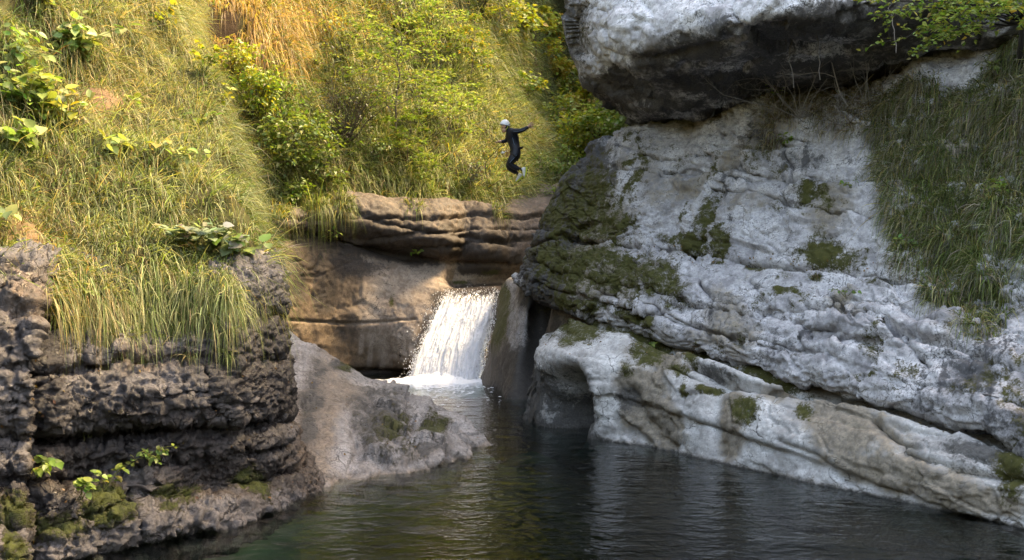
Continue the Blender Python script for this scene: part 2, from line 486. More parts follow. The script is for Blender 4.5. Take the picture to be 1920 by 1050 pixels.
def up_macro(G, px, py):
    w = .10 * fbm(G * .8, 3)
    t = G[..., 0] * .585 - G[..., 1] * .81
    s = G[..., 2] + .12 * t + w
    m = sstep(-.35, .15, fbm(G * .45 + 3, 2))
    h = layers(s, [.48, .80, 1.42, 2.72, 3.4], 3, .06, .03, .13, .025, m)
    h += .16 * fbm(G * .55, 3) + .05 * fbm(G * 1.7 + 9, 3)
    h += groove(G, px, py, [(1000, 466), (1060, 448), (1160, 462), (1270, 472), (1330, 478), (1400, 496), (1480, 505), (1560, 500), (1640, 520)], .05, .20)
    h += groove(G, px, py, [(1200, 600), (1330, 560), (1480, 585), (1640, 570), (1760, 610)], .05, .10)
    h += groove(G, px, py, [(1560, 640), (1700, 628), (1770, 640), (1920, 700)], .04, .14)
    h += groove(G, px, py, [(1260, 330), (1380, 315), (1460, 330), (1580, 345)], .05, .11)
    h += groove(G, px, py, [(1310, 275), (1420, 278), (1530, 262)], .025, .07)
    h += groove(G, px, py, [(1300, 480), (1340, 420), (1350, 350)], .08, .10)
    sod = sstep(1640, 1700, px) * sstep(600, 520, py)
    h += sod * (.22 * fbm(G * 1.5 + 90, 3) + .08)
    for Lk in ([(1190, 318), (1290, 350), (1410, 362), (1530, 398), (1640, 410)], [(1370, 520), (1480, 560), (1600, 592), (1760, 640)], [(1240, 500), (1330, 548), (1440, 580), (1520, 630)],
               [(1100, 540), (1220, 575), (1330, 628), (1480, 668)], [(1560, 560), (1660, 600), (1740, 690)], [(1440, 215), (1480, 300), (1470, 400)], [(1160, 270), (1240, 300), (1330, 290)]):
        h += groove(G, px + 14 * fbm(G * 1.8, 3), py + 14 * fbm(G * 1.8 + 30, 3), Lk, .022, .13)
    # rounded lip above the big joint
    h += .10 * np.exp(-((line_dist(px, py, [(1003, 530), (1150, 580), (1400, 655), (1750, 745), (1930, 800)]) * G[..., 1] / FOC) / .22) ** 2)
    return h
MOSS_UP = [(1110, 390, 60, 80, 20, .80), (1150, 430, 50, 34, 0, .9), (1060, 400, 38, 90, 25, .66), (1195, 330, 22, 60, 20, .7), (1150, 510, 120, 44, 8, .84), (1240, 535, 48, 30, 10), (1060, 500, 60, 45, 0, .82), (1330, 410, 14, 70, 12, .8),
           (1355, 455, 18, 36, 0), (1540, 372, 32, 34, 0, .75), (1555, 478, 62, 14, 4), (1290, 458, 40, 14), (1180, 590, 60, 12, 12), (1430, 505, 40, 8, 5), (1640, 640, 16, 50, 0, .6), (1480, 560, 25, 10), (1100, 575, 50, 14, 12), (1290, 400, 10, 40, 30, .6)]
def up_masks(G, px, py, n):
    bare = sstep(.15, .5, n)
    moss = blobs(px + 26 * n, py + 20 * fbm(G * 1.4 + 77, 3), MOSS_UP, n + 1.0 * fbm(G * 6, 3), .8) * (1 - .45 * bare) * .92
    dark = np.clip(blobs(px, py, [(1060, 380, 60, 130, 25, .9), (1110, 330, 45, 60, 40, .7), (1020, 500, 50, 60, 0, .9), (1840, 700, 120, 110, 0, .36), (1900, 800, 120, 60, 0, .42), (1400, 260, 60, 25, 0, .3), (1500, 300, 90, 25, 0, .32), (1030, 560, 60, 20, 30, 1)], n, .4) + .16, 0, 1)
    brown = blobs(px, py, [(1100, 440, 90, 130, 20, .85), (1130, 520, 130, 60, 0, .75), (1560, 400, 50, 70, 10, .7), (1220, 320, 60, 80, 0, .45), (1040, 560, 50, 30, 0, .8)], n, .5)
    lo_ = fbm(G * .9 + 120, 4); drip = fbm(np.stack([px / 22, py / 150, px * 0 + 3], -1), 3)
    brown = np.maximum(brown, .74 * sstep(.02, .36, lo_)); dark = np.clip(dark + .34 * sstep(.08, .4, fbm(G * 1.6 + 140, 4)) + .3 * sstep(.1, .4, drip), 0, 1)
    moss = np.clip(moss + .50 * sstep(.10, .4, fbm(G * 1.3 + 160, 4)), 0, 1)
    return {'moss': moss, 'dark': dark, 'brown': brown}
LIME = dict(pale=(.63, .615, .62), mid=(.27, .26, .265), patina=(.050, .050, .052), brown=(.20, .165, .115))
m_lime = rock_mat('limestone', **LIME, patina_amt=.75)
o, UPG, UPN = rock('cliff', C, 600, 370, 1, up_macro, up_masks, m_lime, 1.1, mu=[1, 1.2, 1.2, 1, 1, 1, 1, 1, .5, .2], mv=[.5, .6, 1, 1, 1, 1, .5, .12, .05, .05, .03])
tag(o, 'pale limestone cliff in two thick beds with mossy ledges under the dark boulder', 'cliff')

# ---- lower bed along the pool, hollowed at its upstream nose
lo = [  # waterline, face, lip, top, back under the crack
    [(985, 768, 17.6), (1000, 715, 17.5), (1010, 672, 17.5), (1018, 652, 17.9), (1030, 640, 19.5)],
    [(992, 789, 16.3), (1010, 715, 16.1), (1015, 668, 16.1), (1034, 648, 16.5), (1058, 628, 18.2)],
    [(1036, 806, 15.3), (1034, 735, 15.15), (1040, 662, 15.2), (1060, 636, 15.7), (1088, 600, 17.0)],
    [(1104, 821, 14.5), (1098, 735, 14.35), (1092, 675, 14.5), (1110, 645, 14.9), (1150, 608, 16.0)],
    [(1180, 833, 13.95), (1175, 750, 14.05), (1170, 675, 14.2), (1190, 648, 14.5), (1225, 628, 15.3)],
    [(1260, 847, 13.35), (1260, 760, 13.5), (1262, 695, 13.75), (1270, 665, 14.1), (1280, 648, 14.8)],
    [(1400, 880, 12.1), (1395, 800, 12.3), (1390, 725, 12.7), (1390, 692, 13.0), (1395, 676, 13.7)],
    [(1560, 912, 11.1), (1555, 830, 11.3), (1550, 765, 11.6), (1550, 736, 11.9), (1555, 720, 12.6)],
    [(1750, 956, 10.0), (1745, 880, 10.1), (1740, 815, 10.4), (1745, 790, 10.7), (1745, 770, 11.4)],
    [(1930, 990, 9.25), (1925, 930, 9.3), (1920, 875, 9.45), (1925, 852, 9.6), (1925, 832, 10.2)],
    [(2230, 1100, 7.6), (2230, 1040, 7.6), (2230, 985, 7.7), (2230, 965, 7.9), (2230, 955, 8.6)],
    [(2700, 1300, 5.6), (2700, 1200, 5.6), (2700, 1130, 5.7), (2700, 1110, 5.9), (2700, 1102, 6.6)],
]
C = []
for s in lo:
    q = [P(*p) for p in s]
    C.append([off(q[0], -.25, -.45, -2.6), off(q[0], -.04, -.05, -.35)] + q + [off(q[-1], 1.2, 1.0, -.1)])
def lo_macro(G, px, py):
    t = G[..., 0] * .585 - G[..., 1] * .81
    s = G[..., 2] + .12 * t + .06 * fbm(G * .9, 3)
    m = sstep(-.2, .2, fbm(G * .5 + 13, 2)) * sstep(1180, 1330, px)
    h = layers(s, [-.62, -.16, -.02], 8, .05, .02, .10, .025, m)
    h += .12 * fbm(G * .7 + 4, 3) * sstep(1000, 1150, px) + .05 * fbm(G * 2 + 1, 3)
    h += groove(G, px, py, [(1000, 560), (1050, 590), (1150, 616), (1250, 652), (1380, 686), (1500, 725), (1620, 748), (1750, 788), (1930, 850), (2230, 962)], .055, .40) * sstep(1010, 1090, px)
    # the hollow under the nose
    hol = np.exp(-(((px - 1064) / 33) ** 2 + ((py - 762) / 64) ** 2) ** 1.6)
    h -= 1.5 * hol
    h += groove(G, px, py, [(1300, 690), (1360, 722), (1440, 735), (1520, 742)], .05, .15)
    h += groove(G, px, py, [(1640, 790), (1700, 850), (1800, 885), (1920, 905)], .05, .14)
    h += groove(G, px, py, [(1470, 830), (1545, 858), (1600, 905)], .03, .08)
    h += groove(G, px, py, [(1190, 740), (1215, 790), (1262, 835)], .12, .12)
    h += groove(G, px, py, [(1350, 735), (1340, 790), (1352, 850)], .09, .09)
    h += .10 * np.exp(-(((px - 1380) / 60) ** 2 + ((py - 695) / 22) ** 2)) + .08 * np.exp(-(((px - 1310) / 40) ** 2 + ((py - 675) / 18) ** 2))
    return h
def lo_masks(G, px, py, n):
    moss = blobs(px, py, [(1088, 612, 48, 30, 10), (1218, 662, 32, 30), (1240, 640, 30, 18), (1404, 772, 30, 26), (1510, 775, 18, 22), (1335, 735, 22, 10), (1300, 672, 20, 20, 0, .7), (1150, 620, 50, 12, 15), (1420, 690, 50, 10, 12, .8), (1905, 880, 34, 60, 0, .8), (1540, 735, 60, 8, 14, .7), (1290, 738, 8, 12), (1060, 640, 30, 14, 0, .6), (1420, 930, 20, 10, 0, .5), (1200, 630, 60, 9, 14, .9), (1330, 668, 50, 8, 14, .8), (1470, 706, 40, 8, 14, .8), (1650, 760, 60, 8, 16, .7), (1275, 700, 26, 14, 20, .6), (1180, 690, 16, 22, 0, .5)], n, .45)
    brown = blobs(px, py, [(1225, 765, 48, 100, -25, .95), (1372, 800, 26, 75, 5, .95), (1600, 800, 110, 62, 25, .85), (1250, 680, 60, 30, 0, .7), (1680, 890, 150, 40, 12, .8), (1470, 740, 60, 24, 0, .6), (1830, 940, 140, 30, 8, .7), (1180, 790, 34, 30, -10, .5)], n, .6)
    wl = np.exp(-np.clip(G[..., 2], 0, 9) / .07)
    brown = np.clip(np.maximum(brown * 1.3, .8 * wl), 0, 1)
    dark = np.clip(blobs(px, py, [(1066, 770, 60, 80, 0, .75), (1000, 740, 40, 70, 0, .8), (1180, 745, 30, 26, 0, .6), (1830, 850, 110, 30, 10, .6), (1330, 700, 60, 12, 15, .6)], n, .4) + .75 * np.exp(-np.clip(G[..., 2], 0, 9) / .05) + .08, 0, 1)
    return {'moss': moss, 'dark': dark, 'brown': brown}
m_lime2 = rock_mat('washed_limestone', pale=(.66, .65, .63), mid=(.34, .325, .31), patina=(.055, .052, .048), brown=(.21, .17, .12), patina_amt=.35)
o, LOG, LON = rock('rock_shelf', C, 460, 170, 1, lo_macro, lo_masks, m_lime2, .9, terr=.15, facs=.8, mu=[1, 1.3, 1.3, 1, 1, 1, 1, 1, 1, .5, .2], mv=[.3, .6, 1, 1, 1, 1, .3], chips=.9)
tag(o, 'washed pale rock shelf along the pool with a hollow nose and mossy top', 'rock')

# ---- the boulder jammed on the cliff
bo = [  # top, upper face, face, overhang edge, underside, contact
    [(1092, -60, 21.6), (1088, -30, 21.4), (1086, 10, 21.3), (1087, 50, 21.3), (1090, 70, 21.4), (1094, 84, 21.6)],
    [(1064, -420, 20.0), (1056, -150, 19.2), (1062, -20, 18.8), (1072, 62, 18.6), (1092, 118, 18.9), (1110, 150, 19.7)],
    [(1110, -620, 18.6), (1096, -220, 18.2), (1104, -30, 17.4), (1125, 78, 16.8), (1142, 150, 17.5), (1158, 206, 18.7)],
    [(1220, -720, 18.6), (1190, -260, 17.2), (1195, -30, 16.1), (1215, 72, 15.2), (1222, 150, 16.4), (1228, 240, 18.6)],
    [(1340, -800, 18.2), (1310, -300, 16.4), (1320, -60, 15.0), (1345, 50, 13.9), (1345, 140, 15.4), (1345, 222, 17.8)],
    [(1490, -900, 17.4), (1450, -330, 15.6), (1455, -110, 14.1), (1480, 16, 12.8), (1475, 105, 14.5), (1475, 200, 17.0)],
    [(1660, -1000, 16.4), (1620, -380, 15.4), (1625, -150, 14.0), (1640, -12, 12.9), (1640, 85, 14.2), (1640, 170, 16.0)],
    [(1860, -1150, 15.0), (1830, -450, 14.8), (1830, -200, 13.6), (1840, -50, 12.7), (1840, 50, 13.6), (1840, 110, 14.8)],
    [(2100, -1300, 11.2), (2080, -520, 12.6), (2080, -240, 12.2), (2090, -90, 11.9), (2090, 20, 12.4), (2090, 90, 13.2)],
    [(2450, -1300, 10.6), (2450, -520, 11.4), (2450, -240, 11.2), (2450, -90, 11.0), (2450, 10, 11.5), (2450, 80, 12.0)],
    [(2520, -800, 11.6), (2520, -520, 11.2), (2520, -240, 11.2), (2520, -90, 11.2), (2520, 0, 11.5), (2520, 60, 12.0)],
]
C = []
for s in bo:
    q = [P(*p) for p in s]
    span = np.linalg.norm(q[0] - q[-1])
    bk = min(span, 4.5)
    q = [off(q[-1], .5 * bk, .9 * bk, .25 * bk)] + [off(q[0], .6 * bk, bk, -.1 * bk)] + q + [off(q[-1], .25 * bk, .5 * bk, .02 * bk), off(q[-1], .5 * bk, .9 * bk, .24 * bk)]
    C.append(q)
def bo_macro(G, px, py):
    h = .28 * fbm(G * .4 + 7, 3) + .8 * facet(G * np.array([1, 1, 1.6]), .55, .16)[0] + .05 * fbm(G * 2.4, 3)
    s = G[..., 2] + .2 * G[..., 0] + .3 * fbm(G * .6, 3)
    h += .10 * np.sin(s * 5) * sstep(-.1, .3, fbm(G * .4 + 22, 2))
    f1, f2, r, r2 = worley(G * np.array([1.2, 1.2, 2.0]) + .3 * fbm(G * 2, 3)[..., None])
    h -= .07 * np.exp(-((f2 - f1) / .06) ** 2) * sstep(0, .3, fbm(G * .7, 2))
    h -= .10 * np.exp(-((line_dist(px, py, [(1150, 90), (1260, 92), (1380, 70), (1480, 40), (1600, 20)]) * G[..., 1] / FOC) / .06) ** 2)
    return h
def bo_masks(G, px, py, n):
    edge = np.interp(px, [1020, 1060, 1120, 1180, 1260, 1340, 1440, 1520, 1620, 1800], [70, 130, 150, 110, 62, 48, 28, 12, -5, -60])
    under = sstep(-22, 14, py - edge + 26 * n)  # underside darkened: lichen, seeps and the overhang's shade put into the colour
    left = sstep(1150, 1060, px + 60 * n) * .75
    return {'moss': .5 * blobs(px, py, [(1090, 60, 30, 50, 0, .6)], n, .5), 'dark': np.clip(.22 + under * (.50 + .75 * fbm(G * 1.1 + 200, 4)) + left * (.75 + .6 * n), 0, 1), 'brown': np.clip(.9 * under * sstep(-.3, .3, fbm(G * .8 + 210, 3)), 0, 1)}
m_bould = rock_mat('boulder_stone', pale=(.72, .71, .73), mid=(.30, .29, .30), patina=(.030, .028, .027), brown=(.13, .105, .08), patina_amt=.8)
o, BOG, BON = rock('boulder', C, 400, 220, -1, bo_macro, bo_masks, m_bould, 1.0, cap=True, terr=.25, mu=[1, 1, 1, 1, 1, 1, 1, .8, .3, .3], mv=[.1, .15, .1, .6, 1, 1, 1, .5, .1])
tag(o, 'huge dark overhanging boulder jammed on top of the limestone cliff, its upper face pale', 'boulder')

# ---- left foreground cliff
le = [  # waterline, lower bed, joint, upper bed, brow, top lip
    [(-700, 1400, 6.0), (-700, 1150, 6.2), (-700, 950, 6.3), (-700, 800, 6.3), (-700, 640, 6.6), (-700, 480, 7.2)],
    [(-250, 1190, 7.0), (-250, 1020, 7.3), (-250, 880, 7.5), (-250, 740, 7.5), (-250, 620, 7.7), (-250, 490, 8.1)],
    [(0, 1085, 7.75), (0, 980, 7.9), (0, 840, 8.1), (0, 715, 8.05), (0, 610, 8.2), (0, 500, 8.6)],
    [(60, 1062, 8.0), (60, 970, 8.05), (62, 840, 8.2), (66, 715, 8.15), (66, 610, 8.3), (60, 500, 8.8)],
    [(140, 1042, 8.3), (140, 950, 8.45), (138, 845, 8.6), (135, 725, 8.6), (135, 620, 8.9), (130, 505, 9.4)],
    [(300, 1008, 8.9), (300, 925, 9.05), (300, 835, 9.1), (300, 735, 9.05), (300, 650, 9.3), (300, 535, 9.75)],
    [(430, 980, 9.45), (430, 905, 9.5), (430, 822, 9.55), (432, 735, 9.45), (430, 640, 9.6), (425, 520, 9.9)],
    [(505, 955, 10.1), (496, 880, 10.0), (492, 806, 10.0), (490, 735, 9.95), (484, 620, 10.0), (468, 500, 10.2)],
    [(562, 928, 10.75), (534, 870, 10.5), (526, 800, 10.4), (522, 710, 10.35), (516, 590, 10.4), (494, 492, 10.6)],
    [(592, 910, 11.3), (560, 850, 11.5), (544, 780, 11.5), (532, 690, 11.5), (520, 580, 11.4), (500, 490, 11.5)],
    [(530, 860, 13.0), (526, 810, 13.0), (520, 750, 13.0), (512, 680, 13.0), (500, 570, 13.0), (480, 480, 13.0)],
    [(470, 780, 18.0), (470, 740, 18.0), (470, 690, 18.0), (468, 620, 18.0), (460, 530, 18.0), (450, 440, 18.0)],
    [(380, 720, 25.0), (380, 690, 25.0), (380, 650, 25.0), (380, 590, 25.0), (380, 500, 25.0), (370, 420, 25.0)],
]
C = []
for s in le:
    q = [P(*p) for p in s]
    C.append([off(q[0], .3, -.35, -2.4), off(q[0], .03, -.05, -.3)] + q + [off(q[-1], -.45, .55, .12), off(q[-1], -2.0, 1.8, .5)])
def le_macro(G, px, py):
    s = G[..., 2] + .05 * G[..., 0] + .16 * fbm(G * .8 + 2, 4)
    m = sstep(-.35, .1, fbm(G * .6 + 8, 2))
    front = sstep(11.6, 10.6, G[..., 1])
    h = layers(s, [-.2, .12, .45, .78, 1.38, 1.8], 12, .06, .06, .13, .04, m * (.3 + .7 * front))
    h += (.09 * fbm(G * 1.0 + 4, 3) + .05 * fbm(G * 2.8 + 1, 3) + .05 * ridged(G * np.array([2.2, 2.2, 4.5]) + 8, 4)) * (.35 + .65 * front)
    h += groove(G, px, py, [(96, 540), (88, 640), (80, 760), (70, 870), (62, 1000), (50, 1080)], .06, .30)
    h += groove(G, px, py, [(90, 828), (200, 826), (330, 800), (430, 806), (560, 790)], .06, .22)
    h += groove(G, px, py, [(240, 820), (238, 900), (246, 1010)], .03, .12)
    h += groove(G, px, py, [(380, 700), (392, 760), (440, 800)], .03, .07)
    h -= .22 * np.exp(-(((px - 440) / 110) ** 2 + ((py - 900) / 34) ** 2))
    h -= .20 * np.exp(-(((px - 170) / 60) ** 2 + ((py - 880) / 40) ** 2))
    h += .14 * np.exp(-(((px - 190) / 60) ** 2 + ((py - 950) / 50) ** 2)) + .10 * np.exp(-(((px - 320) / 100) ** 2 + ((py - 985) / 25) ** 2))
    return h
def le_masks(G, px, py, n):
    moss = blobs(px, py, [(190, 955, 55, 42, -20), (100, 990, 50, 30, 0, .8), (320, 925, 50, 24, 0, .75), (480, 905, 30, 28, -30), (20, 960, 34, 40, 0, .7), (300, 965, 24, 14, 0, .6), (10, 1035, 20, 30), (420, 640, 40, 20, 0, .3)], n, .45)
    brown = np.clip(blobs(px, py, [(585, 800, 36, 130, 8, 1.1), (110, 880, 70, 50, 0, .8), (400, 900, 120, 40, 0, .6), (240, 680, 90, 30, 0, .5), (40, 560, 70, 60, 0, .55)], n, .5) + .12, 0, 1)
    dark = np.clip(blobs(px, py, [(520, 690, 60, 120, 0, .75), (440, 700, 90, 60, 0, .5), (300, 770, 200, 40, 0, .55), (300, 830, 240, 30, 0, .75), (440, 890, 130, 40, 0, .7), (85, 720, 24, 190, 5, .95), (60, 930, 80, 80, 0, .7), (130, 880, 90, 60, 0, .6)], n, .45) + .22, 0, 1)
    pale = blobs(px, py, [(40, 570, 60, 90, 0, 1)], n, .4)
    return {'moss': moss, 'dark': dark * (1 - .6 * pale), 'brown': brown}
m_wet = rock_mat('wet_dark_rock', pale=(.115, .104, .106), mid=(.036, .031, .031), patina=(.016, .012, .0125), brown=(.095, .064, .042), moss_a=(.028, .036, .006), moss_b=(.075, .085, .010), rough=.58, wet=.42, patina_amt=.7, bump=.95)
o, LEG, LEN_ = rock('rock_wall', C, 470, 280, 1, le_macro, le_masks, m_wet, 1.15, mu=[.15, .5, 1, 1.3, 1, 1, 1, 1, 1.2, .5, .3, .15], mv=[.3, .6, 1, 1, 1, 1, 1, .8, .3], pebbly=.75, terr=.7, facs=.32, chips=1.5)
tag(o, 'wet dark pebbly rock wall in bulging beds beneath the hanging grass bank', 'cliff')

# ---- slab running down into the pool behind it
sl = [  # water in front, face low, face high, ridge, back, water behind
    [(545, 940, 11.2), (545, 830, 12.0), (540, 730, 13.3), (534, 622, 15.2), (528, 650, 16.6), (520, 775, 17.2)],
    [(600, 912, 11.1), (592, 825, 12.0), (582, 735, 13.3), (570, 643, 15.0), (570, 672, 16.6), (570, 775, 17.2)],
    [(648, 902, 11.4), (642, 830, 12.1), (636, 752, 13.3), (628, 678, 14.8), (634, 700, 16.5), (640, 775, 17.2)],
    [(740, 886, 11.9), (734, 826, 12.5), (720, 768, 13.4), (706, 724, 14.6), (712, 742, 16.3), (716, 778, 17.0)],
    [(815, 873, 12.35), (810, 824, 12.9), (796, 788, 13.6), (785, 758, 14.5), (792, 772, 16), (800, 786, 16.4)],
    [(868, 852, 13.1), (864, 830, 13.4), (854, 808, 13.9), (846, 792, 14.4), (850, 798, 15.2), (852, 806, 15.3)],
    [(903, 834, 13.9), (902, 829, 14.0), (898, 824, 14.2), (896, 822, 14.3), (898, 824, 14.45), (900, 828, 14.5)],
    [(915, 842, 13.8), (915, 842, 13.9), (914, 842, 14.1), (914, 842, 14.2), (914, 842, 14.3), (914, 844, 14.4)],
]
C = []
for s in sl:
    q = [P(*p) for p in s]
    C.append([off(q[0], .2, -.5, -1.6), off(q[0], .02, -.06, -.25)] + q + [off(q[-1], 0, .4, -1.4)])
def sl_macro(G, px, py):
    h = .09 * fbm(G * .9 + 11, 3) + .05 * fbm(G * 2.3, 3)
    h -= .10 * np.exp(-((line_dist(px, py, [(640, 905), (668, 860), (690, 800), (700, 745)]) * G[..., 1] / FOC) / .1) ** 2) * .6
    rough = np.exp(-(((px - 730) / 60) ** 2 + ((py - 810) / 50) ** 2))
    f1, f2, r, r2 = worley(G * 4.2)
    h += rough * (.10 * (r - .4) - .05 * np.exp(-((f2 - f1) / .1) ** 2)) + .06 * rough
    end = sstep(660, 740, px)
    h += end * (.9 * facet(G, 2.1, .45)[0] + .05 * ridged(G * 2.2, 4))
    h -= .09 * np.exp(-((line_dist(px, py, [(660, 800), (672, 850), (715, 880)]) * G[..., 1] / FOC) / .08) ** 2)
    h -= .08 * np.exp(-((line_dist(px, py, [(760, 770), (775, 830), (790, 870)]) * G[..., 1] / FOC) / .06) ** 2)
    return h
def sl_masks(G, px, py, n):
    moss = blobs(px + 20 * fbm(G * 3, 3), py, [(735, 812, 50, 46, -20, .56), (810, 808, 26, 22, 0, .9), (760, 850, 30, 26, 0, .5), (650, 690, 20, 8, 0, .7)], n, .55)
    brown = blobs(px, py, [(590, 800, 46, 150, 8, 1.0), (650, 740, 70, 40, 20, .7), (600, 900, 60, 24, 0, .8), (800, 860, 90, 12, -20, .6)], n, .5)
    brown = np.maximum(brown, .85 * np.exp(-np.clip(G[..., 2], 0, 9) / .05))
    dark = np.clip(blobs(px, py, [(720, 800, 56, 60, 0, .72), (640, 688, 26, 10, 0, .8), (580, 760, 24, 100, 8, .6), (790, 850, 70, 26, -15, .6), (690, 760, 50, 30, 20, .5)], n, .6) + .14, 0, 1)
    return {'moss': moss, 'dark': dark, 'brown': brown}
m_slab = rock_mat('slab_stone', pale=(.37, .335, .315), mid=(.155, .135, .122), patina=(.05, .046, .042), brown=(.19, .14, .10), rough=.7, wet=.25, patina_amt=.7, bump=.9)
o, SLG, SLN = rock('rock_slab', C, 230, 160, 1, sl_macro, sl_masks, m_slab, 1.0, chips=.8, terr=.35, facs=.55)
tag(o, 'sloping grey brown rock slab running down to a point in the pool', 'rock')

# ---- amber wall round the plunge pool with a thick upper bed
wa = [  # water, low, high, under the bed, bed, bed top
    [(380, 735, 20.5), (380, 620, 20.5), (380, 480, 20.6), (380, 448, 20.9), (380, 420, 20.4), (380, 400, 21)],
    [(480, 718, 22.3), (480, 610, 22.2), (480, 478, 22.3), (480, 446, 22.6), (480, 420, 22.2), (480, 402, 22.8)],
    [(570, 709, 23.4), (570, 600, 23.4), (570, 480, 23.5), (570, 448, 23.8), (570, 420, 23.4), (580, 392, 24.0)],
    [(660, 703, 24.2), (660, 600, 24.2), (660, 485, 24.4), (660, 455, 24.75), (665, 415, 24.2), (665, 374, 24.8)],
    [(735, 700, 24.6), (738, 605, 24.5), (748, 505, 24.9), (752, 474, 25.3), (755, 430, 24.7), (755, 384, 25.4)],
    [(768, 708, 23.6), (788, 640, 24.0), (818, 545, 24.8), (828, 500, 25.4), (828, 440, 25.0), (825, 390, 25.8)],
    [(800, 730, 22.8), (815, 650, 23.4), (846, 552, 24.75), (850, 528, 26.0), (868, 452, 25.8), (865, 392, 26.6)],
    [(860, 732, 22.7), (870, 655, 23.3), (892, 552, 24.75), (892, 532, 26.2), (905, 470, 25.7), (905, 396, 26.5)],
    [(915, 732, 22.4), (925, 655, 23.2), (942, 550, 24.75), (935, 530, 26.4), (952, 482, 26.0), (952, 402, 26.8)],
    [(1000, 722, 23.5), (1000, 640, 24.2), (1000, 550, 25), (1005, 530, 26.6), (1010, 488, 26.4), (1010, 406, 27.2)],
    [(1150, 715, 25), (1150, 640, 26), (1150, 550, 27), (1150, 530, 27.5), (1150, 485, 28), (1150, 410, 29)],
]
C = []
for s in wa:
    q = [P(*p) for p in s]
    C.append([off(q[0], .1, -.2, -1.8), off(q[0], 0, -.03, -.2)] + q + [off(q[-1], -.2, 1.2, .12), off(q[-1], -.5, 3.5, 1.2)])
def wa_macro(G, px, py):
    h = .16 * fbm(G * .55 + 3, 3) + .05 * fbm(G * 1.8 + 1, 3)
    s = G[..., 2] - .05 * G[..., 0] + .1 * fbm(G * .7, 3)
    bed = sstep(500, 460, py - np.interp(px, [480, 660, 830, 960], [-30, -20, 0, 10]))
    h += bed * layers(s, [2.7, 3.32, 3.62, 4.0], 21, .08, .015, .14, .03, sstep(-.3, .2, fbm(G * .4, 2)))
    h += groove(G, px, py, [(500, 425), (570, 438), (650, 452), (740, 476), (830, 492), (950, 496)], .07, .18)
    h += groove(G, px, py, [(640, 396), (720, 420), (830, 440), (960, 462)], .06, .12)
    h += groove(G, px, py, [(540, 600), (640, 606), (720, 604), (780, 600)], .03, .08)
    h += groove(G, px, py, [(785, 700), (776, 650), (792, 612), (836, 575)], .05, .14)
    h += groove(G, px, py, [(660, 696), (720, 696), (775, 700)], .07, .20)
    h += .12 * np.exp(-(((px - 745) / 26) ** 2 + ((py - 650) / 60) ** 2))
    p1 = worley(G * 5.5 + 3)[0]; k1 = worley(G * 12 + 5)[0]
    h += bed * (.05 * ridged(G * 1.4 + 2, 4) + .05 * np.sqrt(np.clip(.6 - p1 * p1, 0, 1)) + .03 * np.sqrt(np.clip(.6 - k1 * k1, 0, 1)) + .05 * ridged(G * np.array([3, 3, 6]) + 2, 3))
    return h
def wa_masks(G, px, py, n):
    pale = np.clip(blobs(px, py, [(780, 545, 95, 55, -10, 1.3), (740, 600, 60, 60, 0, 1.1), (850, 505, 70, 22, 0, 1.1), (720, 500, 60, 24, 0, .8)], n, .5), 0, 1)
    streak = np.zeros_like(px)
    for x0, y0, x1, y1 in ((700, 590, 692, 690), (728, 600, 716, 695), (680, 600, 676, 660), (712, 560, 700, 640)):
        streak = np.maximum(streak, np.exp(-(line_dist(px, py, [(x0, y0), (x1, y1)]) / 5) ** 2) * .9)
    pale = np.maximum(pale, streak)
    brown = np.clip(1.0 - 1.0 * pale - .3 * blobs(px, py, [(745, 650, 34, 50), (800, 600, 40, 40)], n, .3), 0, 1)
    bed = sstep(505, 455, py - np.interp(px, [480, 660, 830, 960], [-40, -30, 0, 10]))
    brown = np.where(bed > .5, .75 + .4 * n, brown)
    brown = np.clip(brown, 0, 1)
    dark = np.clip(blobs(px, py, [(610, 540, 24, 60, 0, .7), (640, 500, 80, 24, 0, .8), (720, 470, 110, 20, 10, .9), (560, 520, 26, 60, 0, .55), (650, 640, 26, 60, 0, .45), (900, 505, 50, 14, 0, .85), (720, 440, 140, 30, 12, .7), (900, 470, 90, 20, 8, .5), (720, 702, 70, 8, 0, .8), (820, 560, 20, 18, 0, .7), (885, 575, 70, 40, 0, 1.3), (870, 640, 70, 60, 0, .8)], n, .5) + .55 * sstep(.12, .42, fbm(np.stack([px / 26, py / 190, px * 0], -1), 3)) * (1 - pale) + .08 + .58 * bed, 0, 1)
    moss = blobs(px, py, [(860, 530, 16, 5, 0, .8), (735, 568, 6, 14, 0, .6), (920, 512, 26, 6, 0, .7), (650, 690, 14, 8), (640, 410, 30, 10, 0, .5)], n, .4)
    return {'moss': moss, 'dark': dark, 'brown': brown}
m_amber = rock_mat('amber_rock', pale=(.40, .325, .265), mid=(.20, .15, .115), patina=(.024, .018, .015), brown=(.105, .066, .036), rough=.8, wet=.2, patina_amt=.5)
o, WAG, WAN = rock('amber_rock', C, 270, 190, 1, wa_macro, wa_masks, m_amber, 1.0, mu=[.5, .8, 1, 1, 1, 1, 1, 1, .8, .4], mv=[.3, .6, 1, 1, 1, 1, 1, .5, .2], chips=.7, pebbly=.08, terr=.12, facs=.25)
tag(o, 'amber brown rock face behind the waterfall with a thick dark bed on top', 'cliff')

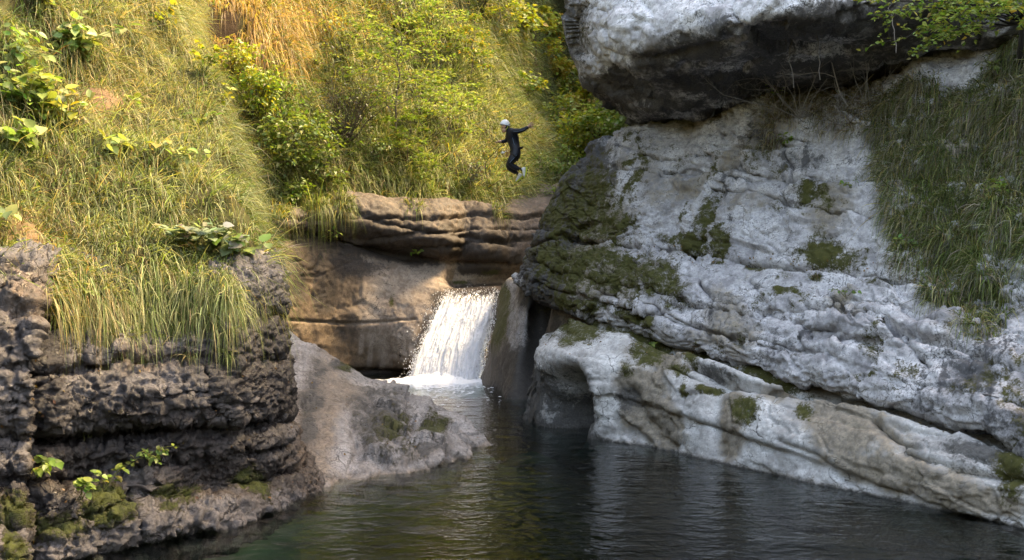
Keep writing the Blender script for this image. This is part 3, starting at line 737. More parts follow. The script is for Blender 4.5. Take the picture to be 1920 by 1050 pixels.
# ---- buttress between the fall and the hollow nose
bu = [  # water, low, high, top
    [(900, 722, 22.2), (915, 645, 22.9), (938, 552, 24.4), (945, 535, 25.6)],
    [(918, 729, 21.3), (926, 640, 21.9), (946, 556, 22.6), (955, 528, 23.5)],
    [(938, 735, 20.5), (952, 640, 20.9), (968, 560, 21.2), (972, 522, 21.8)],
    [(944, 745, 19.6), (972, 650, 20.3), (986, 580, 20.5), (996, 530, 20.9)],
    [(962, 755, 18.9), (994, 665, 19.9), (1006, 600, 20.3), (1020, 540, 20.4)],
    [(1000, 768, 18.0), (1020, 690, 18.6), (1030, 630, 18.8), (1040, 560, 19.0)],
    [(1060, 778, 17.3), (1070, 700, 17.6), (1080, 640, 17.8), (1090, 580, 18.0)],
]
C = []
for s in bu:
    q = [P(*p) for p in s]
    C.append([off(q[0], 0, -.2, -1.6), off(q[0], 0, -.03, -.2)] + q + [off(q[-1], .3, 1.2, .02)])
def bu_macro(G, px, py):
    h = .14 * fbm(G * .8 + 31, 3) + .05 * fbm(G * 2.4, 3)
    h -= .45 * np.exp(-(line_dist(px, py, [(1012, 570), (1000, 640), (985, 700), (968, 760)]) / 15) ** 2)
    return h
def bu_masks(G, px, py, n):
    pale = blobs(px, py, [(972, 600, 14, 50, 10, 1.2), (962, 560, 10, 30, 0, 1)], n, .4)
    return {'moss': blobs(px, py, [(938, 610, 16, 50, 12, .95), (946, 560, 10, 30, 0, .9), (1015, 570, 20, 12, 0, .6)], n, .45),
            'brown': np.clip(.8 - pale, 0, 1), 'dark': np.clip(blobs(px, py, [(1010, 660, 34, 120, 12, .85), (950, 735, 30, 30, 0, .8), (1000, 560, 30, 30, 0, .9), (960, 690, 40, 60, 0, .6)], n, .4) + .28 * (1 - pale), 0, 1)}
m_butt = rock_mat('buttress_stone', pale=(.46, .43, .42), mid=(.15, .13, .115), patina=(.025, .022, .020), brown=(.105, .08, .055), rough=.75, wet=.25, patina_amt=.4)
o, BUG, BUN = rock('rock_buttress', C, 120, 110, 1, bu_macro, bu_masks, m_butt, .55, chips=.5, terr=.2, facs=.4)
tag(o, 'smooth mossy rock buttress standing beside the waterfall, dark on its pool side', 'rock')
# ------------------------------------------------------------------ terrain
k = NT('soil')
co = k.n('TexCoord').outputs['Object']
c = k.mix(k.ramp(k.noise(co, 1.2, 6, .65), .35, .65), (.035, .030, .014), (.085, .075, .03))
c = k.mix(k.ramp(k.noise(co, 9, 5, .7), .4, .65, 0, .7), c, (.035, .042, .011))
c = k.mix(k.ramp(k.attr('brown').outputs['Fac'], .3, .7), c, k.mix(k.noise(co, 6, 6, .7), (.10, .058, .03), (.30, .19, .11)))
c = k.mix(k.ramp(k.attr('dark').outputs['Fac'], .3, .7), c, k.mix(k.noise(co, 6, 6, .7), (.016, .012, .009), (.09, .055, .03)))
bs = k.n('BsdfPrincipled', ins={'Base Color': c, 'Roughness': .95, 'Specular IOR Level': .1})
k.set(bs, 'Normal', k.n('Bump', ins={'Strength': .6, 'Distance': .08, 'Height': k.noise(co, 11, 7, .7)}).outputs[0])
k.link(bs.outputs[0], k.out.inputs[0])
m_soil = k.m

def terrain(name, C, nu, nv, sign, amp, masks=None, mu=None, mv=None):
    G = loft(C, nu, nv, mu, mv)
    N = gsmooth(normals(G, sign), 4)
    G = G + N * amp(G)[..., None]
    N = gsmooth(normals(G, sign), 1)
    px, py = image_pixels(G)
    at = masks(px, py, fbm(G * .9, 3)) if masks else {'brown': px * 0, 'dark': px * 0}
    F = grid_faces(nu, nv)
    o = mesh_from(name, G.reshape(-1, 3), [F if sign > 0 else F[:, ::-1]], m_soil, True, {k_: v.ravel() for k_, v in at.items()})
    tag(o, kind='structure')
    return o, G, N

# far side of the gorge: steep grass slope on the left turning into the valley, then the wooded right flank, its hidden part raised to block the sun
hi = [
    [(-300, 430, 21.0), (-300, 300, 23), (-300, 150, 25), (-300, 0, 27), (-300, -350, 34), (-300, -1000, 46), (-300, -1700, 60)],
    [(250, 415, 21.5), (250, 300, 23), (250, 160, 24.5), (250, 10, 26.0), (250, -350, 33), (250, -1000, 46), (250, -1700, 60)],
    [(480, 405, 22.6), (480, 300, 23.8), (480, 190, 25.0), (480, 60, 26.6), (480, -330, 34), (480, -900, 46), (480, -1600, 62)],
    [(590, 388, 24.0), (590, 300, 25.2), (600, 200, 26.8), (600, 80, 28.8), (600, -330, 37), (600, -900, 49), (600, -1600, 64)],
    [(700, 372, 25.2), (700, 300, 26.6), (710, 200, 28.6), (710, 90, 31.0), (710, -330, 40), (720, -900, 53), (720, -1600, 68)],
    [(820, 384, 26.0), (820, 310, 27.6), (825, 205, 30.0), (830, 90, 33.0), (840, -330, 43), (850, -900, 57), (850, -1600, 72)],
    [(920, 392, 27.2), (920, 315, 29.0), (925, 205, 32.0), (930, 90, 36), (945, -330, 48), (955, -900, 63), (960, -1600, 80)],
    [(985, 398, 28.6), (985, 330, 30.5), (985, 230, 35), (985, 110, 42), (1000, -330, 60), (1010, -900, 80), (1010, -1600, 100)],
    [(1035, 404, 30.0), (1035, 345, 33.0), (1035, 265, 40), (1035, 150, 55), (1045, -100, 80), (1050, -700, 105), (1050, -1500, 130)],
    [(1085, 404, 30.5), (1085, 340, 34.0), (1085, 270, 40), (1085, 190, 52), (1090, -40, 72), (1090, -700, 95), (1090, -1500, 120)],
    [(1150, 400, 29.5), (1150, 330, 32.0), (1150, 250, 36), (1150, 170, 42), (1150, -40, 52), (1150, -700, 70), (1150, -1500, 90)],
    [(1270, 390, 27), (1270, 260, 28), (1270, 100, 28.7), (1270, -50, 29.6), (1270, -75, 37), (1270, -300, 60), (1270, -800, 80)],
    [(1600, 360, 24), (1600, 200, 25), (1600, 20, 26), (1600, -240, 27), (1600, -360, 32), (1600, -800, 48), (1600, -1500, 62)],
    [(2400, 300, 20), (2400, 200, 22), (2400, 80, 24), (2400, -80, 26), (2400, -300, 30), (2400, -800, 40), (2400, -1500, 52)],
]
C = []
for s in hi:
    q = [P(*p) for p in s]
    q = [off(q[0], 0, 1.0, -1.6), off(q[0], 0, .75, -.12)] + q[1:]
    C.append(q)
def hi_masks(px, py, n):
    brown = blobs(px, py, [(470, 330, 14, 70, 10, 1), (620, 395, 90, 10, 0, .8), (760, 380, 60, 8, 0, .8), (1000, 120, 40, 60, 0, .5), (960, 20, 40, 40, 0, .5)], n, .4)
    dark = blobs(px, py, [(418, 50, 34, 62, 0, 1.1), (395, 110, 40, 40, 0, .8), (690, 20, 40, 20, 0, .7)], n, .4)
    return {'brown': brown, 'dark': dark}
def hi_amp(G): return (.55 * fbm(G * .22, 3) + .28 * fbm(G * .8 + 5, 3)) * (.15 + .85 * sstep(4.2, 6.5, G[..., 2]))
o, HIG, HIN = terrain('hillside', C, 260, 190, 1, hi_amp, hi_masks, mu=[.2, .6, 1, 1, 1, 1, 1.2, 1.4, 1.4, 1, .7, .3, .1], mv=[.3, .8, 1, 1, .3, .12, .1])

# near left bank above the wet wall
ba = [  # lip, up the bank
    [(-700, 480, 7.1), (-700, 380, 7.6), (-700, 260, 8.2), (-700, 120, 9.0), (-700, -60, 10), (-700, -450, 12.5), (-700, -1200, 18)],
    [(-250, 490, 8.0), (-250, 400, 8.5), (-250, 290, 9.1), (-250, 160, 10.0), (-250, 0, 11), (-250, -420, 13.5), (-250, -1200, 19)],
    [(0, 510, 8.5), (0, 430, 8.9), (0, 330, 9.5), (0, 200, 10.3), (0, 40, 11.2), (0, -380, 14), (0, -1200, 20)],
    [(130, 530, 9.2), (130, 430, 9.5), (130, 320, 10.2), (135, 200, 11.2), (135, 50, 12.4), (130, -380, 15), (130, -1200, 21)],
    [(280, 540, 9.7), (280, 430, 9.9), (275, 320, 10.8), (255, 200, 12.1), (240, 50, 13.4), (230, -380, 16.5), (220, -1200, 22)],
    [(400, 520, 9.95), (390, 430, 10.3), (370, 320, 11.4), (330, 200, 12.9), (300, 50, 14.4), (270, -380, 17.6), (250, -1200, 23)],
    [(490, 492, 10.3), (462, 415, 10.8), (428, 310, 12.1), (380, 190, 13.8), (340, 60, 15.4), (300, -360, 18.6), (270, -1200, 24)],
    [(505, 485, 11.4), (478, 412, 11.9), (445, 312, 13.2), (398, 192, 14.9), (355, 62, 16.6), (310, -350, 19.8), (280, -1200, 25)],
    [(470, 480, 14.5), (440, 420, 15.0), (410, 330, 16.2), (370, 210, 17.8), (330, 80, 19), (290, -330, 22), (260, -1200, 27)],
    [(380, 450, 22), (360, 410, 22.4), (340, 330, 23.4), (320, 220, 24.5), (300, 100, 25.5), (270, -320, 28), (250, -1200, 34)],
]
C = []
for s in ba:
    q = [P(*p) for p in s]
    C.append([off(q[0], -.25, .35, -.45)] + q)
def ba_amp(G): return .34 * fbm(G * .55 + 2, 3) + .22 * fbm(G * 1.5 + 5, 3)
def ba_masks(px, py, n): return {'brown': blobs(px, py, [(190, 190, 60, 60, 0, .6), (60, 450, 60, 60, 0, .5)], n, .4), 'dark': px * 0}
o, BAG, BAN = terrain('bank', C, 170, 170, 1, ba_amp, ba_masks, mu=[.3, .7, 1, 1, 1, 1, 1, .6, .3], mv=[.5, 1, 1, 1, 1, .4, .15])

# ground under everything, out to the horizon
g = [[np.array([x, y, -3.4 - .0 * abs(x)]) for y in (-700, -60, 0, 60, 700)] for x in (-700, -60, 0, 60, 700)]
o, _, _ = terrain('ground', g, 30, 30, 1, lambda G: G[..., 0] * 0)

# ------------------------------------------------------------------ pool
shore = [(-700, 1400), (-250, 1190), (0, 1085), (140, 1042), (300, 1008), (430, 980), (520, 950), (578, 925), (648, 902), (740, 886), (815, 873), (868, 852), (910, 834)]
shoreR = [(990, 785), (1036, 806), (1104, 821), (1260, 847), (1400, 880), (1560, 912), (1750, 956), (1930, 990), (2230, 1100), (2700, 1300)]
def onwater(p): return P(p[0], p[1], EYE * FOC / (p[1] - 525))[:2]
SL_ = [onwater(p) for p in shore]; SR_ = [onwater(p) for p in shoreR]
xs = np.linspace(-11, 9, 150); ys = np.linspace(-8, 27, 180)
X, Y = np.meshgrid(xs, ys, indexing='ij')
dl = line_dist(X, Y, SL_); dr = line_dist(X, Y, SR_)
G = np.stack([X, Y, X * 0], -1)
nz = fbm(G * .7, 4)
dep = np.minimum(.20 + .30 * dl, .45 + .75 * dr)
dep = np.clip(dep, .15, 2.0) + .10 * nz
sh = np.exp(-(((X - .45) / .75) ** 2 + ((Y - 15.5) / .8) ** 2) ** 1.5)
dep = dep * (1 - sh) + sh * .40
G[..., 2] = -dep - .03 * worley(G * 3)[0]
kk = NT('pool_bed_stone')
co = kk.n('TexCoord').outputs['Object']
c = kk.mix(kk.ramp(kk.noise(co, 1.5, 6, .65), .35, .65), (.07, .06, .045), (.17, .155, .12))
c = kk.mix(kk.ramp(kk.noise(co, 6, 6, .7), .45, .7, 0, .7), c, (.06, .06, .035))
c = kk.mix(kk.ramp(kk.attr('pale').outputs['Fac'], .3, .7), c, (.40, .44, .34))
bs = kk.n('BsdfPrincipled', ins={'Base Color': c, 'Roughness': .9, 'Specular IOR Level': .1})
kk.link(bs.outputs[0], kk.out.inputs[0])
o = mesh_from('pool_bed', G.reshape(-1, 3), [grid_faces(150, 180)], kk.m, True, {'pale': np.clip(.55 * sh + .7 * np.exp(-(((X - 1.0) / 1.0) ** 2 + ((Y - 8.2) / 1.0) ** 2)), 0, 1).ravel()})
tag(o, kind='structure')

kk = NT('pool_water')
geo = kk.n('NewGeometry').outputs['Position']
mp = kk.n('Mapping', ins={'Vector': geo, 'Scale': (.95, 1.3, 1)})
w1 = kk.noise(mp.outputs[0], 2.6, 2, .5, .3)
w2 = kk.noise(mp.outputs[0], 7.5, 3, .55, .4)
hgt = kk.math('ADD', kk.math('MULTIPLY', w1, .55), kk.math('MULTIPLY', w2, .32))
bmp = kk.n('Bump', ins={'Strength': .8, 'Distance': .06, 'Height': hgt})
fr = kk.n('Fresnel', ins={'IOR': 1.33, 'Normal': bmp.outputs[0]})
gl = kk.n('BsdfGlossy', ins={'Color': (1, 1, 1), 'Roughness': .03, 'Normal': bmp.outputs[0]})
tr = kk.n('BsdfTransparent', ins={'Color': (.86, .90, .88)})
mx = kk.n('MixShader', ins={0: fr.outputs[0]})
kk.link(tr.outputs[0], mx.inputs[1]); kk.link(gl.outputs[0], mx.inputs[2]); kk.link(mx.outputs[0], kk.out.inputs[0])
va = kk.n('VolumeAbsorption', ins={'Color': (.34, .60, .56), 'Density': 2.4})
kk.link(va.outputs[0], kk.out.inputs[1])
m_water = kk.m
def pool_surface():
    xs = np.concatenate([np.linspace(-10.9, -5, 20), np.linspace(-4.95, 5.5, 190), np.linspace(5.6, 8.9, 14)])
    ys = np.concatenate([np.linspace(-7.9, 6.4, 24), np.linspace(6.5, 26.4, 330)])
    X, Y = np.meshgrid(xs, ys, indexing='ij')
    Gp = np.stack([X, Y, X * 0], -1)
    z = .012 * fbm(Gp * np.array([1.1, 2.6, 1]) + 3, 3) + .006 * fbm(Gp * np.array([3, 7, 1]), 2)
    z += .02 * fbm(Gp * np.array([3.2, 5, 1]) + 9, 3) * np.exp(-((X + 1.4) ** 2 + (Y - 22) ** 2) / 9)
    top = np.stack([X, Y, z], -1)
    n, m = X.shape
    V = np.concatenate([top.reshape(-1, 3), np.array([[xs[0], ys[0], -3], [xs[-1], ys[0], -3], [xs[-1], ys[-1], -3], [xs[0], ys[-1], -3]])])
    b = n * m
    idx = np.arange(b).reshape(n, m)
    me_F = [grid_faces(n, m), np.array([[b, b + 3, b + 2, b + 1]])]
    o = mesh_from('water', V, me_F, m_water, True)
    # closing skirt
    import bmesh
    bm = bmesh.new(); bm.from_mesh(o.data); bm.verts.ensure_lookup_table()
    for ring, a, c_ in ((idx[:, 0], b, b + 1), (idx[-1, :], b + 1, b + 2), (idx[::-1, -1], b + 2, b + 3), (idx[0, ::-1], b + 3, b)):
        bm.faces.new([bm.verts[i] for i in ring] + [bm.verts[c_], bm.verts[a]])
    bmesh.ops.recalc_face_normals(bm, faces=bm.faces)
    bm.to_mesh(o.data); bm.free()
    return o
tag(pool_surface(), kind='structure')
# unseen gorge walls added behind the photographer to close off the low sky
C = []
for a, r, hgt in ((78, 15, 6), (100, 15, 6), (125, 16, 9), (150, 17, 10), (180, 18, 13), (205, 18, 12), (230, 17, 12), (255, 16, 12), (275, 14, 13)):
    a = math.radians(a); x, y = math.sin(a), math.cos(a)
    C.append([np.array([x * (r + e), y * (r + e), z]) for e, z in ((-1.5, -3.4), (0, -.2), (1.2, .3 * hgt), (3.0, .7 * hgt), (5.5, hgt), (14, hgt * 1.25))])
o, _, _ = terrain('unseen_gorge_side', C, 90, 60, 1, lambda G: .9 * fbm(G * .3, 4) + .4 * fbm(G * .9, 3))
# ------------------------------------------------------------------ waterfall
wf = empty('waterfall', P(838, 716, 22.3))
tag(wf, 'white waterfall pouring down a smooth rock chute into the upper pool', 'waterfall')
def fall_sheet(seed, lift, nu=110, nv=150):
    rows = [[(852, 536, 26.2), (893, 535, 26.4), (934, 535, 26.4)], [(846, 547, 24.85), (892, 548, 24.85), (939, 546, 24.8)], [(832, 562, 24.45), (885, 563, 24.4), (936, 562, 24.3)],
            [(806, 615, 23.75), (866, 615, 23.65), (924, 613, 23.5)], [(786, 662, 23.1), (850, 662, 23.0), (912, 660, 22.85)], [(766, 720, 22.5), (835, 722, 22.35), (902, 722, 22.25)]]
    Cn = [[P(*rows[j][i]) for j in range(6)] for i in range(3)]
    G = loft(Cn, nu, nv, None, [.4, 1, 1, 1, 1])
    N = normals(G, -1)
    U, Vv = np.meshgrid(np.linspace(0, 1, nu), np.linspace(0, 1, nv), indexing='ij')
    q = np.stack([U * 9, Vv * 2.0 - .2 * seed, U * 0 + seed], -1)
    h = .13 * fbm(q, 4) + .11 * ridged(q * np.array([2.0, 2.4, 1]) + 4, 4) * sstep(.12, .4, Vv) + lift * sstep(.1, .3, Vv)
    edge = sstep(0, .10, np.minimum(U, 1 - U) + .05 * fbm(q * 2 + 9, 3))
    h -= .18 * (1 - edge)
    G = G + N * h[..., None]
    flow = np.stack([U * 2.0 + .03 * fbm(q, 2), Vv * 2.6, U * 0 + seed * 3.1], -1)
    return G, flow.reshape(-1, 3), Vv.ravel(), edge.ravel()
k = NT('falling_water')
fl = k.attr('flow').outputs['Vector']
mp1 = k.n('Mapping', ins={'Vector': fl, 'Scale': (11, 6, 1)}).outputs[0]
mp2 = k.n('Mapping', ins={'Vector': fl, 'Scale': (30, 30, 1)}).outputs[0]
a = k.math('ADD', k.math('MULTIPLY', k.noise(mp1, 1, 5, .62, .9), .85), k.math('MULTIPLY', k.noise(mp2, 1, 4, .65, .6), .30))
a = k.math('ADD', a, k.math('MULTIPLY', k.ramp(k.attr('down').outputs['Fac'], .17, .46, -.13, .37), 1.0))
a = k.math('SUBTRACT', a, k.math('MULTIPLY', k.math('SUBTRACT', 1.0, k.attr('edge').outputs['Fac']), .3))
cov = k.ramp(a, .68, .84)
wh = k.n('BsdfPrincipled', ins={'Base Color': (.88, .89, .92), 'Roughness': .45, 'Specular IOR Level': .3})
k.set(wh, 'Normal', k.n('Bump', ins={'Strength': .7, 'Distance': .05, 'Height': a}).outputs[0])
trw = k.n('BsdfTranslucent', ins={'Color': (.85, .88, .92)})
m1 = k.n('MixShader', ins={0: .3}); k.link(wh.outputs[0], m1.inputs[1]); k.link(trw.outputs[0], m1.inputs[2])
tp = k.n('BsdfTransparent'); glo = k.n('BsdfGlossy', ins={'Roughness': .12})
m0 = k.n('MixShader', ins={0: .10}); k.link(tp.outputs[0], m0.inputs[1]); k.link(glo.outputs[0], m0.inputs[2])
m2 = k.n('MixShader', ins={0: cov}); k.link(m0.outputs[0], m2.inputs[1]); k.link(m1.outputs[0], m2.inputs[2]); k.link(m2.outputs[0], k.out.inputs[0])
m_fall = k.m
WO = np.array(wf.location)
for seed, lift in ((1, .04), (5, .16)):
    G, fl_, dn, ed = fall_sheet(seed, lift)
    o = mesh_from('water_sheet', G.reshape(-1, 3) - WO, [grid_faces(*G.shape[:2])], m_fall, True, {'down': dn, 'edge': ed}, wf)
    o.data.attributes.new('flow', 'FLOAT_VECTOR', 'POINT').data.foreach_set('vector', fl_.astype(np.float32).ravel())
FALLG = G
# drops
m_drop = plain_mat('spray_white', (.86, .88, .92), .3, .5, 0, .05)
n = 4200
u = rng.beta(1.0, 1.0, n); v = rng.uniform(.10, 1, n) ** .7
iu = (u * (G.shape[0] - 1)).astype(int); iv = (v * (G.shape[1] - 1)).astype(int)
c = G[iu, iv] + rng.normal(size=(n, 3)) * np.array([.05, .05, .04]) + np.array([0, -1, .25]) * np.abs(rng.normal(size=(n, 1))) * .10
u2 = rng.random(n) < .45; iu = np.where(u2, np.where(rng.random(n) < .5, iu * .1, G.shape[0] - 1 - iu * .1).astype(int), iu); c = G[iu, iv] + rng.normal(size=(n, 3)) * .05 + np.array([0, -.06, .02])
side = rng.random(n) < .25
c[side, 0] += rng.normal(size=side.sum()) * .18
r = rng.uniform(.004, .012, n)
tet = np.array([[1, 1, 1], [1, -1, -1], [-1, 1, -1], [-1, -1, 1]]) / 1.5
V = c[:, None] + tet[None] * (r[:, None, None] * np.array([1, 1, 1.9]))
F = (np.array([[0, 1, 2], [0, 3, 1], [0, 2, 3], [1, 3, 2]])[None] + 4 * np.arange(n)[:, None, None]).reshape(-1, 3)
o = mesh_from('spray', V.reshape(-1, 3) - WO, [F], m_drop, True, None, wf); o['kind'] = 'stuff'
# foam where it lands
nu, nv = 150, 60
U, Vv = np.meshgrid(np.linspace(-1, 1, nu), np.linspace(-1, 1, nv), indexing='ij')
cx, cy = P(812, 719, 22.15)[:2]
X = cx - .08 + U * 1.65; Y = cy - .08 + Vv * .80 + .12 * U
q = np.stack([X, Y, 0 * X], -1)
rr = np.sqrt(U**2 * .95 + Vv**2) + .32 * fbm(q * 2.4 + 3, 4)
z = .035 + .10 * np.clip(1 - rr, -.6, 1) + .05 * fbm(q * 5, 4) - .25 * sstep(.75, 1.0, rr) + .12 * np.exp(-((U - .18) / .45) ** 2 - ((Vv - .35) / .35) ** 2) * (1 + fbm(q * 6 + 8, 3))
k = NT('foam_white')
co = k.n('TexCoord').outputs['Object']
fo = k.n('BsdfPrincipled', ins={'Base Color': k.mix(k.noise(co, 12, 5, .7), (.84, .86, .88), (.95, .95, .96)), 'Roughness': .6})
k.set(fo, 'Normal', k.n('Bump', ins={'Strength': .8, 'Distance': .04, 'Height': k.noise(co, 22, 5, .7)}).outputs[0])
k.link(fo.outputs[0], k.out.inputs[0])
mesh_from('foam', np.stack([X, Y, z], -1).reshape(-1, 3) - WO, [grid_faces(nu, nv)], k.m, True, None, wf)

# flecks of foam and a few leaves drifting downstream
n = 420
fx = cx + .15 + rng.normal(size=n) * .55; fy = cy - .35 - rng.gamma(1.3, .75, n)
keep = (fy > 15.5) & (fx < .2 - .0 * fy) & (fx > -2.2 + .11 * (22 - fy)); fx, fy = fx[keep], fy[keep]; n = len(fx)
a = np.arange(6) / 6 * 2 * np.pi
rad = rng.uniform(.006, .028, n)[:, None] * rng.uniform(.7, 1.3, (n, 6))
V = np.stack([fx[:, None] + 1.8 * rad * np.cos(a), fy[:, None] + rad * np.sin(a), np.full((n, 6), .014)], -1)
V = np.concatenate([V, np.stack([fx, fy, np.full(n, .026)], -1)[:, None]], 1)
F = np.concatenate([(np.arange(n) * 7)[:, None] + np.array([i, (i + 1) % 6, 6]) for i in range(6)])
o = mesh_from('foam_flecks', V.reshape(-1, 3) - WO, [F], m_drop, True, None, wf); o['kind'] = 'stuff'
# ------------------------------------------------------------------ grass
m_grass = leaf_mat('grass_blade', .42, .45, .35)
def scatter(G, N, n, wfun, r=rng):
    A = G[:-1, :-1]; B = G[1:, :-1]; Cc = G[1:, 1:]; D = G[:-1, 1:]
    ar = np.linalg.norm(np.cross(Cc - A, D - B), axis=-1) / 2
    ctr = (A + B + Cc + D) / 4
    px, py = image_pixels(ctr)
    core = (px > -110) & (px < 2030) & (py > -110) & (py < 1150)
    inside = (px > -480) & (px < 2400) & (py > -260) & (py < 1200) & (ctr[..., 1] > 1)
    w = np.where(inside, np.where(core, 1, .22) * ar * wfun(px, py, ctr), 0).ravel()
    w = np.maximum(w, 0)
    i = r.choice(len(w), n, p=w / w.sum())
    a, b = r.random((2, n, 1))
    f = lambda Z: Z.reshape(-1, 3)[i]
    p = f(A) * (1 - a) * (1 - b) + f(B) * a * (1 - b) + f(Cc) * a * b + f(D) * (1 - a) * b
    return p, N[:-1, :-1].reshape(-1, 3)[i], px.ravel()[i], py.ravel()[i]

def unit(v): return v / np.maximum(np.linalg.norm(v, axis=-1), 1e-9)[..., None]

def blades(root, d, L, W, droop, col, nseg=3, r=rng, tipcol=None):
    n = len(root)
    t = np.linspace(0, 1, nseg + 1)[None, :, None]
    L = L[:, None, None]; dr = droop[:, None, None]
    g = np.array([0, 0, -1.0])
    lat = unit(np.cross(d, r.normal(size=(n, 3))))
    curl = r.normal(size=(n, 1, 1)) * .10
    pts = root[:, None] + L * (d[:, None] * (t * (1 - .45 * dr * t)) + g * dr * t**2 + lat[:, None] * curl * t**2)
    side = unit(np.cross(d, lat) * r.normal(size=(n, 1)) + lat * r.normal(size=(n, 1)))
    wt_ = np.array([1, .9, .62, .3, .2])[:nseg] if nseg <= 4 else np.linspace(1, .2, nseg)
    o = side[:, None] * (W[:, None, None] * wt_[None, :, None] * .5)
    Lf = pts[:, :nseg] - o; Rt = pts[:, :nseg] + o
    V = np.concatenate([np.stack([Lf, Rt], 2).reshape(n, 2 * nseg, 3), pts[:, nseg:]], 1)
    m = 2 * nseg + 1
    b = (np.arange(n) * m)[:, None]
    Q = np.concatenate([b + np.array([2 * k_, 2 * k_ + 1, 2 * k_ + 3, 2 * k_ + 2]) for k_ in range(nseg - 1)]) if nseg > 1 else np.zeros((0, 4), int)
    T = b + np.array([2 * nseg - 2, 2 * nseg - 1, 2 * nseg])
    c = np.repeat(col[:, None], m, 1)
    if tipcol is not None:
        f = np.concatenate([np.repeat(np.arange(nseg) / nseg, 2), [1.0]])[None, :, None] ** 1.5
        c = c * (1 - f) + np.asarray(tipcol).reshape(-1, 1, 3) * f
    return V.reshape(-1, 3), Q, T, c.reshape(-1, 3)

PAL = {'fresh': (.125, .175, .042), 'pale': (.30, .31, .145), 'straw': (.40, .32, .15), 'dark': (.050, .072, .020), 'olive': (.115, .125, .035), 'orange': (.40, .235, .070), 'gold': (.36, .27, .055), 'brown': (.17, .10, .045), 'grey': (.30, .265, .22)}
def palette(wts, n, r=rng, var=.25):
    """wts: list of (name, weight array or number)"""
    names = [a for a, _ in wts]; W = np.stack([np.broadcast_to(np.asarray(b, float), (n,)) for _, b in wts], 1)
    W = np.maximum(W, 0) + 1e-6; W /= W.sum(1, keepdims=True)
    i = (r.random((n, 1)) > np.cumsum(W, 1)).sum(1).clip(0, len(names) - 1)
    c = np.array([PAL[a] for a in names])[i]
    return np.clip(c * (1 + var * r.normal(size=(n, 1))) * (1 + .06 * r.normal(size=(n, 3))), .008, .7)

def tufted(G, N, ntuft, nb, wfun, Lr, W, droop, colfun, spread=.05, up=.5, rad=.7, down=0.0, r=rng, nseg=3, lenfun=None):
    p, nn, px, py = scatter(G, N, ntuft, wfun, r)
    k_ = np.repeat(np.arange(ntuft), nb)
    n = len(k_)
    t1 = unit(np.cross(nn, r.normal(size=nn.shape)))[k_]; t2 = np.cross(nn[k_], t1)
    a = r.random(n) * 2 * np.pi; rr = np.sqrt(r.random(n))
    rdir = t1 * np.cos(a)[:, None] + t2 * np.sin(a)[:, None]
    root = p[k_] + rdir * (rr * spread)[:, None] - nn[k_] * .03
    dn = np.array([0, 0, -1.0]) - nn[k_] * (-nn[k_][:, 2:3]); dn = unit(dn)
    d = unit(nn[k_] * .75 + np.array([0, 0, up]) + rdir * (rad * rr)[:, None] + dn * down + .22 * r.normal(size=(n, 3)))
    tl = r.uniform(.65, 1.25, ntuft)
    if lenfun is not None: tl = tl * lenfun(px, py)
    L = tl[k_] * r.uniform(Lr[0], Lr[1], n)
    tc = r.normal(size=(ntuft, 1)) * .18
    col = colfun(px[k_], py[k_], n) * np.clip(1 + tc[k_], .5, 1.6)
    return blades(root, d, L, np.full(n, W) * r.uniform(.7, 1.3, n), np.clip(droop + .25 * r.normal(size=n), .05, 1.4), col, nseg, r)

def grass_obj(name, sets, kind='stuff', parent=None, origin=(0, 0, 0)):
    V, Q, T, Cc, o = [], [], [], [], 0
    for v, q, t, c in sets:
        V.append(v); Q.append(q + o); T.append(t + o); Cc.append(c); o += len(v)
    ob = mesh_from(name, np.concatenate(V) - np.asarray(origin), [np.concatenate(Q), np.concatenate(T)], m_grass, True, {'col': np.concatenate(Cc)}, parent)
    if kind: ob['kind'] = kind
    return ob
def gz(px, py, L, k_=1.0): return blobs(px, py, L)

# near bank: long pale drooping grass
bare = [(200, 190, 46, 30, 0)]
def w_bank(px, py, c):
    n = fbm(c * .9 + 3, 3)
    return (.5 + .7 * sstep(-.3, .3, n)) * (1 - .7 * blobs(px, py, bare)) * sstep(24, 18, c[..., 1]) * np.where((px < 530) & (py < 600), 1, .15)
def c_bank(px, py, n):
    st = .5 * gz(px, py, [(230, 70, 110, 130), (90, 470, 110, 90), (240, 190, 90, 60)]) + .12
    pl = 1.1 * gz(px, py, [(330, 330, 150, 100, 30), (330, 60, 60, 90), (250, 420, 140, 60)]) + .25
    fr = .55 * gz(px, py, [(260, 310, 90, 60), (380, 390, 80, 50), (30, 120, 80, 80), (430, 440, 70, 40)]) + .30
    return palette([('pale', pl), ('straw', st), ('fresh', fr), ('olive', .30), ('dark', .16 + .25 * gz(px, py, [(230, 460, 200, 60)])), ('brown', .06 + .25 * gz(px, py, [(60, 480, 90, 90), (200, 170, 70, 60)])), ('gold', .3 * gz(px, py, [(360, 20, 120, 80)]))], n)
sets = [tufted(BAG, BAN, 7600, 22, w_bank, (.22, .56), .0085, .72, c_bank, .07, .40, .75, .35, lenfun=lambda px, py: .6 + 1.0 * np.random.default_rng(5).random(len(px)) ** 2.5), tufted(BAG, BAN, 420, 9, w_bank, (.5, .95), .005, .45, lambda px, py, n: palette([('straw', 1), ('grey', .4), ('pale', .4), ('gold', .2)], n), .04, .9, .5, .1)]
o = grass_obj('grass', sets); o['label'] = 'long pale drooping grass covering the near bank'

